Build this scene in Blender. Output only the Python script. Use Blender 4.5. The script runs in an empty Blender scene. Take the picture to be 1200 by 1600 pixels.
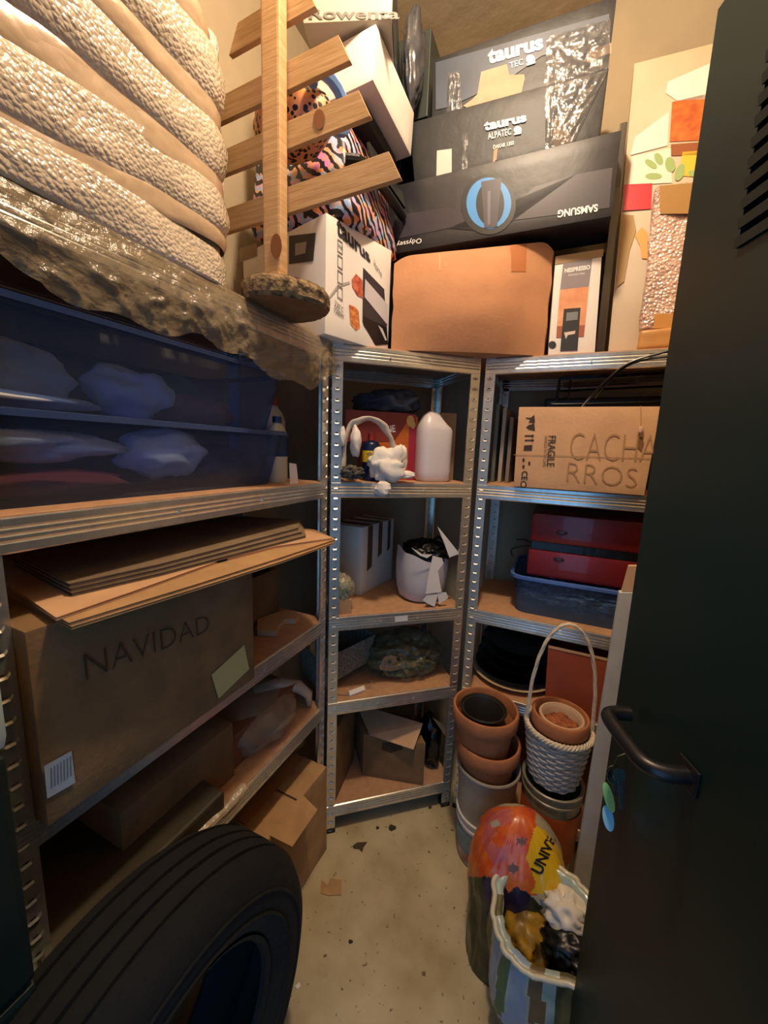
import bpy, bmesh, math, random
from mathutils import Vector as V, Matrix, noise
random.seed(4)
S = bpy.context.scene
C = S.collection
# ---------------------------------------------------------------- camera (solved from the photograph's vanishing points)
F = 599.9; YAW, PITCH, ROLL = map(math.radians, (24.185, 9.202, 2.100)); CAM = V((0, 0, 1.474))
_f = V((-math.sin(YAW)*math.cos(PITCH), math.cos(YAW)*math.cos(PITCH), -math.sin(PITCH)))
_r0 = V((math.cos(YAW), math.sin(YAW), 0)); _u0 = _r0.cross(_f)
_r = _r0*math.cos(ROLL)+_u0*math.sin(ROLL); _u = -_r0*math.sin(ROLL)+_u0*math.cos(ROLL)
cd = bpy.data.cameras.new('camera'); cam = bpy.data.objects.new('camera', cd); C.objects.link(cam)
cd.sensor_fit = 'HORIZONTAL'; cd.sensor_width = 36; cd.lens = 36*F/1200; cd.clip_start = .02
cam.matrix_world = Matrix(((_r.x, _u.x, -_f.x, CAM.x), (_r.y, _u.y, -_f.y, CAM.y), (_r.z, _u.z, -_f.z, CAM.z), (0, 0, 0, 1)))
S.camera = cam
S.view_settings.view_transform = 'Standard'; S.view_settings.look = 'None'; S.view_settings.gamma = 1
S.view_settings.use_curve_mapping = False; S.view_settings.exposure = 0.0
# ---------------------------------------------------------------- light
W = bpy.data.worlds.new('world'); S.world = W; W.use_nodes = True
W.node_tree.nodes['Background'].inputs[0].default_value = (.10, .16, .30, 1)
W.node_tree.nodes['Background'].inputs[1].default_value = .10
def lamp(name, kind, loc, power, col, size=.1, rot=(0, 0, 0), size_y=None):
    d = bpy.data.lights.new(name, kind); d.energy = power; d.color = col
    if kind == 'POINT': d.shadow_soft_size = size
    else:
        d.size = size
        if size_y: d.shape = 'RECTANGLE'; d.size_y = size_y
    o = bpy.data.objects.new(name, d); C.objects.link(o); o.location = loc; o.rotation_euler = rot; return o
lamp('ceiling_bulb_light', 'POINT', (-.19, .66, 2.95), 76, (1, .79, .57), .06)
lamp('daylight_from_doorway', 'AREA', (.45, -.95, 1.15), 14, (.20, .52, 1), 1.5, (math.radians(90), 0, 0), 2.0)
# ---------------------------------------------------------------- helpers
def ray(px, py): return _f+_r*((px-600)/F)-_u*((py-800)/F)
def atP(px, py, pl):
    d = ray(px, py); n, c = pl; return CAM+d*((c-n.dot(CAM))/n.dot(d))
PX = lambda v: (V((1, 0, 0)), v)
PY = lambda v: (V((0, 1, 0)), v)
PZ = lambda v: (V((0, 0, 1)), v)
P1 = V((-.682, 1.081, 0)); P2 = V((-.285, 1.414, 0)); U = (P2-P1).normalized(); N = V((-U.y, U.x, 0))
PM = lambda v=0: (N, N.dot(P1)+v)
def M2(a, b, z=0): return P1+U*a+N*b+V((0, 0, z))         # corner-unit coordinates
def pl3(a, b, c):
    n = (b-a).cross(c-a).normalized(); return (n, n.dot(a))
def project(p):
    d = p-CAM; z = d.dot(_f); return 600+F*d.dot(_r)/z, 800-F*d.dot(_u)/z
def inpoly(x, y, P):
    r = False; j = len(P)-1
    for i in range(len(P)):
        if (P[i][1] > y) != (P[j][1] > y) and x < (P[j][0]-P[i][0])*(y-P[i][1])/(P[j][1]-P[i][1])+P[i][0]: r = not r
        j = i
    return r
def tag(o, label=None, cat=None, group=None, kind=None):
    if label: o['label'] = label
    if cat: o['category'] = cat
    if group: o['group'] = group
    if kind: o['kind'] = kind
    return o
def worldloc(o):
    p = V((0, 0, 0))
    while o: p = p+V(o.location); o = o.parent
    return p
def thing(name, loc, label, cat, group=None):
    o = bpy.data.objects.new(name, None); C.objects.link(o); o.location = loc; o.empty_display_size = .02
    return tag(o, label, cat, group)
class G:
    def __init__(s): s.v = []; s.f = []; s.m = []
    def add(s, vs, fs, m=0):
        b = len(s.v); s.v += [V(x) for x in vs]; s.f += [[b+i for i in f] for f in fs]; s.m += [m]*len(fs); return s
    def hexa(s, p, m=0):   # p: 4 bottom ring, 4 top ring
        return s.add(p, [(3, 2, 1, 0), (4, 5, 6, 7), (0, 1, 5, 4), (1, 2, 6, 5), (2, 3, 7, 6), (3, 0, 4, 7)], m)
    def box(s, a, b, m=0):
        x0, y0, z0 = a; x1, y1, z1 = b
        return s.hexa([(x0, y0, z0), (x1, y0, z0), (x1, y1, z0), (x0, y1, z0), (x0, y0, z1), (x1, y0, z1), (x1, y1, z1), (x0, y1, z1)], m)
    def obox(s, o, ux, uy, uz, m=0):
        o, ux, uy, uz = V(o), V(ux), V(uy), V(uz)
        return s.hexa([o, o+ux, o+ux+uy, o+uy, o+uz, o+ux+uz, o+ux+uy+uz, o+uy+uz], m)
    def quad(s, p, m=0): return s.add(p, [tuple(range(len(p)))], m)
    def tube(s, path, r, seg=8, m=0, flat=1.0, cap=True):
        path = [V(p) for p in path]; n = len(path); vs = []
        up = V((0, 0, 1))
        for i, p in enumerate(path):
            t = (path[min(i+1, n-1)]-path[max(i-1, 0)]).normalized()
            if abs(t.dot(up)) > .95: up = V((1, 0, 0)) if abs(t.x) < .9 else V((0, 1, 0))
            a = t.cross(up).normalized(); b = t.cross(a).normalized(); up = -b if b.dot(up) < 0 else b
            rr = r[i] if isinstance(r, (list, tuple)) else r
            for k in range(seg):
                w = 2*math.pi*k/seg; vs.append(p+a*(rr*math.cos(w))+b*(rr*flat*math.sin(w)))
        fs = [(i*seg+k, i*seg+(k+1) % seg, (i+1)*seg+(k+1) % seg, (i+1)*seg+k) for i in range(n-1) for k in range(seg)]
        if cap: fs += [tuple(range(seg))[::-1], tuple((n-1)*seg+k for k in range(seg))]
        return s.add(vs, fs, m)
    def lathe(s, prof, c, seg=32, axis='z', m=0, fn=None):
        vs = []
        for j, (r, h) in enumerate(prof):
            for k in range(seg):
                w = 2*math.pi*k/seg; rr = r*(fn(w, j) if fn else 1)
                vs.append(V(c)+(V((rr*math.cos(w), rr*math.sin(w), h)) if axis == 'z' else V((h, rr*math.cos(w), rr*math.sin(w)))))
        n = len(prof)
        fs = [(i*seg+k, i*seg+(k+1) % seg, (i+1)*seg+(k+1) % seg, (i+1)*seg+k) for i in range(n-1) for k in range(seg)]
        return s.add(vs, fs, m)
    def grid(s, fn, nu, nv, m=0):
        vs = [fn(i/nu, j/nv) for j in range(nv+1) for i in range(nu+1)]
        return s.add(vs, [(j*(nu+1)+i, j*(nu+1)+i+1, (j+1)*(nu+1)+i+1, (j+1)*(nu+1)+i) for j in range(nv) for i in range(nu)], m)
    def build(s, name, mats, parent=None, smooth=False, bevel=0, rough=0, rfreq=6, cuts=0, thick=0, ang=35, paint=None):
        if not isinstance(mats, (list, tuple)): mats = [mats]
        if parent: org = worldloc(parent)
        else:
            n = len(s.v); org = V((sum(p.x for p in s.v)/n, sum(p.y for p in s.v)/n, min(p.z for p in s.v)))
        bm = bmesh.new(); vv = [bm.verts.new(p-org) for p in s.v]
        for f, m in zip(s.f, s.m):
            try: fc = bm.faces.new([vv[i] for i in f]); fc.material_index = m
            except ValueError: pass
        bmesh.ops.recalc_face_normals(bm, faces=bm.faces)
        if bevel: bmesh.ops.bevel(bm, geom=list(bm.edges), offset=bevel, segments=2, profile=.6, affect='EDGES')
        if cuts: bmesh.ops.subdivide_edges(bm, edges=[e for e in bm.edges if e.calc_length() > .03], cuts=cuts, use_grid_fill=True)
        if rough:
            bm.normal_update()
            for v in bm.verts:
                q = (v.co+org)*rfreq; v.co += V((noise.noise(q), noise.noise(q+V((9, 3, 1))), noise.noise(q+V((2, 7, 5)))))*rough
        if paint:
            bm.normal_update()
            for f in bm.faces:
                c = f.calc_center_median()+org; x, y = project(c)
                for poly, mi in paint:
                    if inpoly(x, y, poly): f.material_index = mi
        me = bpy.data.meshes.new(name); bm.to_mesh(me); bm.free()
        for m in mats: me.materials.append(m)
        if smooth:
            me.shade_smooth()
            if ang: me.set_sharp_from_angle(angle=math.radians(ang))
        o = bpy.data.objects.new(name, me); C.objects.link(o)
        if parent: o.parent = parent
        else: o.location = org
        if thick:
            md = o.modifiers.new('thickness', 'SOLIDIFY'); md.thickness = thick; md.offset = 0
        return o
def decal(parent, name, pts, mat, off=.0014, thick=0):
    pts = [V(p) for p in pts]; n = (pts[1]-pts[0]).cross(pts[2]-pts[1]).normalized()
    if n.dot(CAM-pts[0]) < 0: n = -n; pts = pts[::-1]
    g = G(); g.quad([p+n*off for p in pts]); return g.build(name, mat, parent)
def pd(parent, name, plane, pix, mat, off=.0014): return decal(parent, name, [atP(x, y, plane) for x, y in pix], mat, off)
def text(parent, name, body, quad, mat, off=.002, bold=0, thin=False):
    """quad: four 3-D corners bl, br, tr, tl in reading order; lettering is mapped onto it"""
    cu = bpy.data.curves.new('lettering', 'FONT'); cu.body = body; cu.size = 1; cu.offset = bold; cu.resolution_u = 3
    to = bpy.data.objects.new('lettering', cu); C.objects.link(to)
    bpy.context.view_layer.update()
    me = bpy.data.meshes.new_from_object(to.evaluated_get(bpy.context.evaluated_depsgraph_get()))
    bpy.data.objects.remove(to); bpy.data.curves.remove(cu)
    xs = [v.co.x for v in me.vertices]; ys = [v.co.y for v in me.vertices]
    x0, x1, y0, y1 = min(xs), max(xs), min(ys), max(ys); bl, br, tr, tl = [V(q) for q in quad]
    n = (br-bl).cross(tl-bl).normalized()
    if n.dot(CAM-bl) < 0: n = -n
    org = worldloc(parent)
    for v in me.vertices:
        a = (v.co.x-x0)/(x1-x0); b = (v.co.y-y0)/(y1-y0)
        v.co = (bl*(1-a)+br*a)*(1-b)+(tl*(1-a)+tr*a)*b+n*off-org
    me.materials.clear(); me.materials.append(mat); me.name = name
    o = bpy.data.objects.new(name, me); C.objects.link(o); o.parent = parent; return o
def ptext(parent, name, body, plane, pix, mat, off=.002, bold=0): return text(parent, name, body, [atP(x, y, plane) for x, y in pix], mat, off, bold)
def blob(c, r, seed=0, amp=.25, freq=2.2, sub=4, flat=None, ridge=False, rot=0):
    bm = bmesh.new(); bmesh.ops.create_icosphere(bm, subdivisions=sub, radius=1); g = G(); vs = []
    for v in bm.verts:
        d = v.co.normalized(); q = d*freq+V((seed*3.1, seed*1.7, seed))
        k = noise.fractal(q, 1.0, 2.0, 4)
        if ridge: k = .5-abs(k)*1.6
        p = d*(1+amp*k); p = V((p.x*r[0], p.y*r[1], p.z*r[2]))
        if rot: p.rotate(Matrix.Rotation(rot, 3, 'Z'))
        p = p+V(c)
        if flat is not None and p.z < flat: p.z = flat+.0005
        vs.append(p)
    g.add(vs, [[v.index for v in f.verts] for f in bm.faces]); bm.free(); return g
# ---------------------------------------------------------------- materials
def sr(c):
    if isinstance(c, str): c = tuple(int(c[i:i+2], 16)/255 for i in (0, 2, 4))
    return tuple(x/12.92 if x <= .04045 else ((x+.055)/1.055)**2.4 for x in c)+(1,)
def mat(name, col, rough=.7, metal=0, var=.0, vs=20, bump=0, bs=60, col2=None, spec=.5, coat=0, stretch=None, vdet=4):
    m = bpy.data.materials.new(name); m.use_nodes = True; nt = m.node_tree; b = nt.nodes['Principled BSDF']
    b.inputs['Base Color'].default_value = sr(col); b.inputs['Roughness'].default_value = rough; b.inputs['Metallic'].default_value = metal
    b.inputs['Specular IOR Level'].default_value = spec; b.inputs['Coat Weight'].default_value = coat
    if not (var or bump or col2): return m
    geo = nt.nodes.new('ShaderNodeNewGeometry'); mp = nt.nodes.new('ShaderNodeMapping'); nt.links.new(geo.outputs['Position'], mp.inputs[0])
    if stretch: mp.inputs['Scale'].default_value = stretch
    if var or col2:
        nz = nt.nodes.new('ShaderNodeTexNoise'); nz.inputs['Scale'].default_value = vs; nz.inputs['Detail'].default_value = vdet; nt.links.new(mp.outputs[0], nz.inputs[0])
        r = nt.nodes.new('ShaderNodeValToRGB'); c = sr(col)
        r.color_ramp.elements[0].position = .35; r.color_ramp.elements[1].position = .65
        r.color_ramp.elements[0].color = sr(col2) if col2 else tuple(x*(1-var) for x in c[:3])+(1,)
        r.color_ramp.elements[1].color = c if col2 else tuple(min(1, x*(1+var)) for x in c[:3])+(1,)
        nt.links.new(nz.outputs[0], r.inputs[0]); nt.links.new(r.outputs[0], b.inputs['Base Color'])
    if bump:
        n2 = nt.nodes.new('ShaderNodeTexNoise'); n2.inputs['Scale'].default_value = bs; n2.inputs['Detail'].default_value = 5; nt.links.new(mp.outputs[0], n2.inputs[0])
        bp = nt.nodes.new('ShaderNodeBump'); bp.inputs['Strength'].default_value = bump; bp.inputs['Distance'].default_value = .01
        nt.links.new(n2.outputs[0], bp.inputs['Height']); nt.links.new(bp.outputs[0], b.inputs['Normal'])
    return m
def film(name, col, alpha, rough=.12, bump=.5, bs=30, spec=.8, metal=0, voro=False, vary=0):
    """thin plastic: part transparent, part glossy coloured"""
    m = mat(name, col, rough, metal, bump=0 if voro else bump, bs=bs, spec=spec); nt = m.node_tree
    b = nt.nodes['Principled BSDF']; out = nt.nodes['Material Output']; tr = nt.nodes.new('ShaderNodeBsdfTransparent'); mx = nt.nodes.new('ShaderNodeMixShader')
    tr.inputs[0].default_value = sr(col) if vary == 2 else (1, 1, 1, 1)
    mx.inputs[0].default_value = alpha; nt.links.new(tr.outputs[0], mx.inputs[1]); nt.links.new(b.outputs[0], mx.inputs[2]); nt.links.new(mx.outputs[0], out.inputs[0])
    if voro:
        geo = nt.nodes.new('ShaderNodeNewGeometry'); vn = nt.nodes.new('ShaderNodeTexVoronoi'); vn.inputs['Scale'].default_value = bs; nt.links.new(geo.outputs['Position'], vn.inputs[0])
        bp = nt.nodes.new('ShaderNodeBump'); bp.inputs['Strength'].default_value = bump; bp.inputs['Distance'].default_value = .01; bp.invert = True
        nt.links.new(vn.outputs['Distance'], bp.inputs['Height']); nt.links.new(bp.outputs[0], b.inputs['Normal'])
    return m
def bubble_mat(name, col, scale, strength, rough=.15):
    m = mat(name, col, rough, var=.12, vs=14, spec=1, coat=.6); nt = m.node_tree; b = nt.nodes['Principled BSDF']
    geo = nt.nodes.new('ShaderNodeNewGeometry'); vn = nt.nodes.new('ShaderNodeTexVoronoi'); vn.inputs['Scale'].default_value = scale; nt.links.new(geo.outputs['Position'], vn.inputs[0])
    nz = nt.nodes.new('ShaderNodeTexNoise'); nz.inputs['Scale'].default_value = 45; nz.inputs['Detail'].default_value = 6; nt.links.new(geo.outputs['Position'], nz.inputs[0])
    ad = nt.nodes.new('ShaderNodeMath'); ad.operation = 'ADD'; nt.links.new(vn.outputs['Distance'], ad.inputs[0]); nt.links.new(nz.outputs[0], ad.inputs[1])
    bp = nt.nodes.new('ShaderNodeBump'); bp.inputs['Strength'].default_value = strength; bp.inputs['Distance'].default_value = .0045; bp.invert = True
    nt.links.new(ad.outputs[0], bp.inputs['Height']); nt.links.new(bp.outputs[0], b.inputs['Normal']); nt.links.new(bp.outputs[0], b.inputs['Coat Normal'])
    b.inputs['Coat Roughness'].default_value = .12
    return m
def print_mat(name, cols, scale, dist=4, wave=True, axis='Z'):
    """animal print: distorted wave bands through a colour ramp, blocks of hue from a second noise"""
    m = bpy.data.materials.new(name); m.use_nodes = True; nt = m.node_tree; b = nt.nodes['Principled BSDF']; b.inputs['Roughness'].default_value = .45
    geo = nt.nodes.new('ShaderNodeNewGeometry')
    hue = nt.nodes.new('ShaderNodeTexNoise'); hue.inputs['Scale'].default_value = 14; nt.links.new(geo.outputs['Position'], hue.inputs[0])
    hr = nt.nodes.new('ShaderNodeValToRGB'); e = hr.color_ramp.elements; e[0].position = .36; e[0].color = sr(cols[0]); e[1].position = .64; e[1].color = sr(cols[-1])
    for i, c in enumerate(cols[1:-1]):
        x = e.new(.36+.28*(i+1)/(len(cols)-1)); x.color = sr(c)
    nt.links.new(hue.outputs[0], hr.inputs[0])
    if wave:
        w = nt.nodes.new('ShaderNodeTexWave'); w.bands_direction = axis; w.inputs['Scale'].default_value = scale; w.inputs['Distortion'].default_value = dist; w.inputs['Detail'].default_value = 2; w.inputs['Detail Scale'].default_value = 1.4
        o = w.outputs['Fac']
    else:
        w = nt.nodes.new('ShaderNodeTexVoronoi'); w.inputs['Scale'].default_value = scale; o = w.outputs['Distance']
    nt.links.new(geo.outputs['Position'], w.inputs[0])
    r = nt.nodes.new('ShaderNodeValToRGB'); r.color_ramp.elements[0].position = .40; r.color_ramp.elements[1].position = .47
    nt.links.new(o, r.inputs[0]); mx = nt.nodes.new('ShaderNodeMix'); mx.data_type = 'RGBA'
    nt.links.new(r.outputs[0], mx.inputs[0]); mx.inputs[6].default_value = (.006, .005, .01, 1); nt.links.new(hr.outputs[0], mx.inputs[7]); nt.links.new(mx.outputs[2], b.inputs['Base Color'])
    return m
def wood(name, c1, c2, stretch):
    m = mat(name, c1, .6, col2=c2, vs=9, stretch=stretch, bump=.08, bs=20); return m
CARD = mat('cardboard', 'b08a5e', .85, var=.12, vs=16, bump=.15, bs=120)
CARD2 = mat('brown_cardboard', '82633f', .85, var=.15, vs=12, bump=.15, bs=120)
CARDO = mat('orange_brown_cardboard', 'ba845c', .8, var=.08, vs=8, bump=.12, bs=90)
CARDG = mat('greyish_cardboard', '7d6a52', .9, var=.15, vs=14, bump=.2, bs=100)
CARDP = mat('pale_cardboard', 'cda27a', .8, var=.08, vs=10, bump=.1, bs=100)
REDB = mat('red_brown_card', '9c4a30', .7, var=.1, vs=10)
TAPE = film('packing_tape', 'a8794c', .75, .2, .1, 40)
GALV = mat('galvanised_steel', 'dcdad2', .27, .82, var=.08, vs=45, bump=.03, bs=30)
GALVD = mat('dark_slot', '15161a', .8)
MDF = mat('shelf_chipboard', 'b88c68', .75, var=.10, vs=40, bump=.05, bs=200)
WALL = mat('plaster_wall', 'a59478', .95, var=.10, vs=3, bump=.4, bs=14)
CEIL = mat('rough_ceiling', 'a3937a', .95, var=.10, vs=4, bump=.5, bs=10)
WHITE = mat('white_print_card', 'e6e0d8', .5, var=.03, vs=6)
WHITED = mat('white_card_side', 'dcd6cc', .6, var=.05, vs=8)
INKB = mat('black_ink', '17161a', .5)
INKG = mat('grey_ink', '6a6661', .6)
PENCIL = mat('marker_line', '5d4630', .8)
WHT = mat('white_ink', 'ecebe6', .5)
BLACKC = mat('glossy_black_carton', '14161a', .52, var=.3, vs=8, bump=.2, bs=18)
BLACKM = mat('matt_black_carton', '1b1a20', .45, var=.2, vs=6, bump=.08, bs=25)
PINE = wood('pine', 'c8a273', 'b38c5c', (1, 1, 14)); PINEH = wood('pine_slat', 'b8966a', 'a48053', (1.2, 1, 20))
KNOT = mat('knot', '7c4a28', .7)
BLACKP = mat('black_plastic', '0c0d0f', .35, bump=.3, bs=30)
GREENM = mat('dark_green_door_paint', '0b221e', .45, var=.15, vs=3, bump=.06, bs=8)
WHITEP = mat('white_plastic', 'd9d4d0', .4)
CLOTH = mat('white_cotton', 'ded8cf', .9, bump=.25, bs=40)
TERRA = mat('terracotta', 'ac6d45', .8, var=.12, vs=14, bump=.1, bs=70)
# ---------------------------------------------------------------- room shell
XR, YB, ZC, XL = .74, 1.86, 3.14, -1.14
def struct(name, g, m, **k): o = g.build(name, m, **k); o['kind'] = 'structure'; return o
def floor_mat():
    m = mat('concrete_floor', 'c8b994', .8, col2='a8966e', vs=5, bump=.12, bs=30, vdet=8); nt = m.node_tree; b = nt.nodes['Principled BSDF']
    geo = nt.nodes.new('ShaderNodeNewGeometry'); n = nt.nodes.new('ShaderNodeTexNoise'); n.inputs['Scale'].default_value = 55; n.inputs['Detail'].default_value = 2; nt.links.new(geo.outputs['Position'], n.inputs[0])
    r = nt.nodes.new('ShaderNodeValToRGB'); r.color_ramp.elements[0].position = .27; r.color_ramp.elements[1].position = .33; nt.links.new(n.outputs[0], r.inputs[0])
    src = b.inputs['Base Color'].links[0].from_socket; mx = nt.nodes.new('ShaderNodeMix'); mx.data_type = 'RGBA'
    nt.links.new(r.outputs[0], mx.inputs[0]); mx.inputs[6].default_value = sr('6b5436'); nt.links.new(src, mx.inputs[7]); nt.links.new(mx.outputs[2], b.inputs['Base Color']); return m
struct('floor', G().box((-2.6, -2.6, -.1), (2, YB+.12, 0)), floor_mat())
struct('ceiling', G().box((XL-.1, -.2, ZC), (XR+.1, YB+.1, ZC+.1)), CEIL)
struct('wall_left', G().box((XL-.1, -.2, 0), (XL, YB, ZC)), WALL)
struct('wall_back', G().box((XL-.1, YB, 0), (XR+.1, YB+.1, ZC)), WALL)
struct('wall_right', G().box((XR, -.2, 0), (XR+.1, YB, ZC)), WALL)
g = G(); g.box((XL, -.22, 0), (-.50, -.07, ZC)); g.box((.47, -.22, 0), (XR, -.07, ZC)); g.box((-.50, -.22, 2.17), (.47, -.07, ZC)); struct('wall_front', g, WALL)
g = G(); g.box((-.50, -.22, 0), (-.455, -.06, 2.17)); g.box((.425, -.22, 0), (.47, -.06, 2.17)); g.box((-.455, -.22, 2.13), (.425, -.06, 2.17)); struct('trim_1', g, GREENM)
# ---------------------------------------------------------------- door leaf, swung into the room
DE = V((.144, .802, 0)); DD = V((.3536, -.9354, 0)); DN = V((.9354, .3536, 0)); PD = (DN, DN.dot(DE))
door = thing('door_1', DE, 'dark green metal door leaf swung open into the room', 'door'); del door['label'], door['category']; door['kind'] = 'structure'
leaf = G(); L_ = .84; T_ = .04; SL0, SL1, SZ = .115, .60, [1.752+.0232*k for k in range(16)]
def dq(s, z, t=0): return DE+DD*s+DN*t+V((0, 0, z))
def dbox(g, s0, s1, z0, z1, t0, t1, m=0): g.hexa([dq(s0, z0, t0), dq(s1, z0, t0), dq(s1, z0, t1), dq(s0, z0, t1), dq(s0, z1, t0), dq(s1, z1, t0), dq(s1, z1, t1), dq(s0, z1, t1)], m)
dbox(leaf, 0, L_, .012, SZ[0], 0, T_); dbox(leaf, 0, SL0, SZ[0], SZ[-1], 0, T_); dbox(leaf, SL1, L_, SZ[0], SZ[-1], 0, T_); dbox(leaf, 0, L_, SZ[-1], 2.125, 0, T_)
dbox(leaf, SL0, SL1, SZ[0], SZ[-1], .012, T_)
leaf.build('door_panel', GREENM, door)
lv = G()
for z in SZ[:-1]:
    lv.hexa([dq(SL0, z, -.004), dq(SL1, z, -.004), dq(SL1, z+.004, .012), dq(SL0, z+.004, .012), dq(SL0, z+.012, -.006), dq(SL1, z+.012, -.006), dq(SL1, z+.020, .012), dq(SL0, z+.020, .012)])
lv.build('ventilation_louvre', GREENM, door)
HZ = 1.032
# lever: pixels of its two door ends and outer run
e0 = atP(1060, 1222, PD); h0 = dq(.190, HZ); h1 = dq(.062, HZ)
pts = [h0+DN*.0, h0-DN*.03, h0-DN*.05+DD*-.012, h0-DN*.056+DD*-.035, h1-DN*.056+DD*.025, h1-DN*.05+DD*.006, h1-DN*.034, h1-DN*.012]
def smoothpath(p, n=4):
    o = []
    for i in range(len(p)-1):
        a, b, c, d = p[max(i-1, 0)], p[i], p[i+1], p[min(i+2, len(p)-1)]
        for k in range(n):
            t = k/n; o.append(.5*((2*b)+(c-a)*t+(2*a-5*b+4*c-d)*t*t+(3*b-a-3*c+d)*t**3))
    return o+[p[-1]]
HM = mat('black_nylon_handle', '1a1a1c', .35, var=.2, vs=50)
G().tube(smoothpath(pts), .0120, 12).build('door_handle', HM, door, smooth=True, ang=60)
pl_ = G(); dbox(pl_, .170, .210, HZ-.02, HZ+.02, -.004, 0); pl_.build('handle_plate', HM, door, bevel=.0015)
# keys hanging in the lock on a ring
kp = atP(958, 1205, (DN, DN.dot(DE)-.035)); kr = thing('key_ring', kp, 'bunch of keys with green and pale blue tags hanging below the door handle', 'keys')
METK = mat('key_steel', '8a8f86', .25, 1); BRASS = mat('key_nickel', 'a8a490', .3, 1)
g = G(); c0 = kp; g.tube([c0+_r0*(.011*math.cos(a))+V((0, 0, .011*math.sin(a))) for a in [i*math.pi/10 for i in range(21)]], .0011, 6); g.build('split_ring', METK, kr, smooth=True)
g = G(); q = dq(.055, .985); g.tube([c0+V((0, 0, .011)), c0+V((0, 0, .03))-DN*-.004, c0+V((0, 0, .045))+DN*.03], .0012, 6); g.build('lock_key', BRASS, kr, smooth=True)
def flatthing(name, base, dirv, w, l, m, rnd=True, th=.0022):
    dirv = dirv.normalized(); side = dirv.cross(_f).normalized(); nrm = side.cross(dirv).normalized(); pts = []
    for i in range(20):
        a = 2*math.pi*i/20; pts.append(base+dirv*(l/2-l/2*math.cos(a))+side*(w/2*math.sin(a)*(1 if rnd else 1)))
    g = G(); n = 20; g.add([p-nrm*th/2 for p in pts]+[p+nrm*th/2 for p in pts], [tuple(range(n))[::-1], tuple(range(n, 2*n))]+[(i, (i+1) % n, n+(i+1) % n, n+i) for i in range(n)])
    return g.build(name, m, kr, smooth=True, ang=40)
PK = lambda x, y: atP(x, y, (DN, DN.dot(DE)-.032))
flatthing('green_tag', PK(945, 1222), PK(955, 1262)-PK(945, 1222), .017, .045, mat('green_plastic_tag', '7fbf80', .4))
flatthing('blue_tag', PK(947, 1258), PK(953, 1296)-PK(947, 1258), .019, .038, mat('pale_blue_plastic_tag', '8fd0ee', .35))
for k, (a, b, c, d) in enumerate(((968, 1212, 970, 1262), (958, 1214, 962, 1240))):
    hd = PK(a, b); e = PK(c, d); dv = (e-hd).normalized(); flatthing('key', hd-dv*.012, dv, .022, .024, METK)
    g = G(); side = dv.cross(_f).normalized(); g.obox(hd+dv*.010-side*.003, side*.006, dv*((e-hd).length-.008), dv.cross(side)*.002)
    for j in range(4): g.obox(hd+dv*(.016+.006*j)+side*.003, side*(.002+.001*(j % 2)), dv*.003, dv.cross(side)*.002)
    g.build('key_blade', METK, kr)
# ---------------------------------------------------------------- shelving units
def post_mesh(corner, a, b, H, detail=True):
    """slotted steel angle: flange along a, flange along b; corner = outer corner"""
    g = G(); w = .033; th = .0016; pitch = .035; n = int(H/pitch)
    for (d, o_, outer) in ((a, b, -1), (b, a, -1)):
        for i in range(n):
            z0 = i*pitch; z1 = z0+pitch if i < n-1 else H; zc0, zc1 = z0+.013, z0+.022; s0, s1 = .010, .024
            q = lambda s, z: corner+d*s+V((0, 0, z))
            ring_o = [q(0, z0), q(w, z0), q(w, z1), q(0, z1)]; ring_i = [q(s0+.004, zc0+.003), q(s1-.004, zc0+.003), q(s1-.003, zc0+.0065), q(s0+.003, zc0+.0065)]
            vs = ring_o+ring_i; g.add(vs, [(j, (j+1) % 4, 4+(j+1) % 4, 4+j) for j in range(4)])
            if detail:   # pressed lip under each keyhole
                nrm = -o_
                lip = [q(s0-.003, zc0+.007), q(s0+.001, zc0+.002), q(s1-.001, zc0+.002), q(s1+.003, zc0+.007)]
                g.add(lip+[p+nrm*.0028-V((0, 0, .0035)) for p in lip], [(j, j+1, 5+j, 4+j) for j in range(3)])
    # rolled outer rims
    for d, o_ in ((a, b), (b, a)):
        e = corner+d*w; g.hexa([e, e+d*.0015, e+d*.0015+o_*.006, e+o_*.006, e+V((0, 0, H)), e+d*.0015+V((0, 0, H)), e+d*.0015+o_*.006+V((0, 0, H)), e+o_*.006+V((0, 0, H))])
    return g
def ribbed_beam(p, d, out, Lb, zt, hb=.052):
    """pressed beam: ribbed face of length Lb from p along d, facing out"""
    prof = [(-.004, 0), (0, -.002), (0, -.012), (-.0011, -.0145), (0, -.017), (0, -.022), (-.0011, -.0245), (0, -.027), (0, -.032), (-.0011, -.0345), (0, -.037), (0, -.049), (-.003, -hb), (-.014, -hb)]
    g = G(); vs = []
    for e in (0, Lb):
        for (o, z) in [(-.028, 0)]+prof: vs.append(p+d*e+out*o+V((0, 0, zt+z)))
    n = len(prof)+1; g.add(vs, [(i, i+1, n+i+1, n+i) for i in range(n-1)])
    # stamped rivet hooks
    for s in (.36, .64):
        c = p+d*(Lb*s)+V((0, 0, zt-.03)); g.obox(c+out*.0005, d*.003, out*.002, V((0, 0, .009))); g.obox(c+out*.0005-d*.002, d*.007, out*.003, V((0, 0, .003)))
    return g
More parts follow.
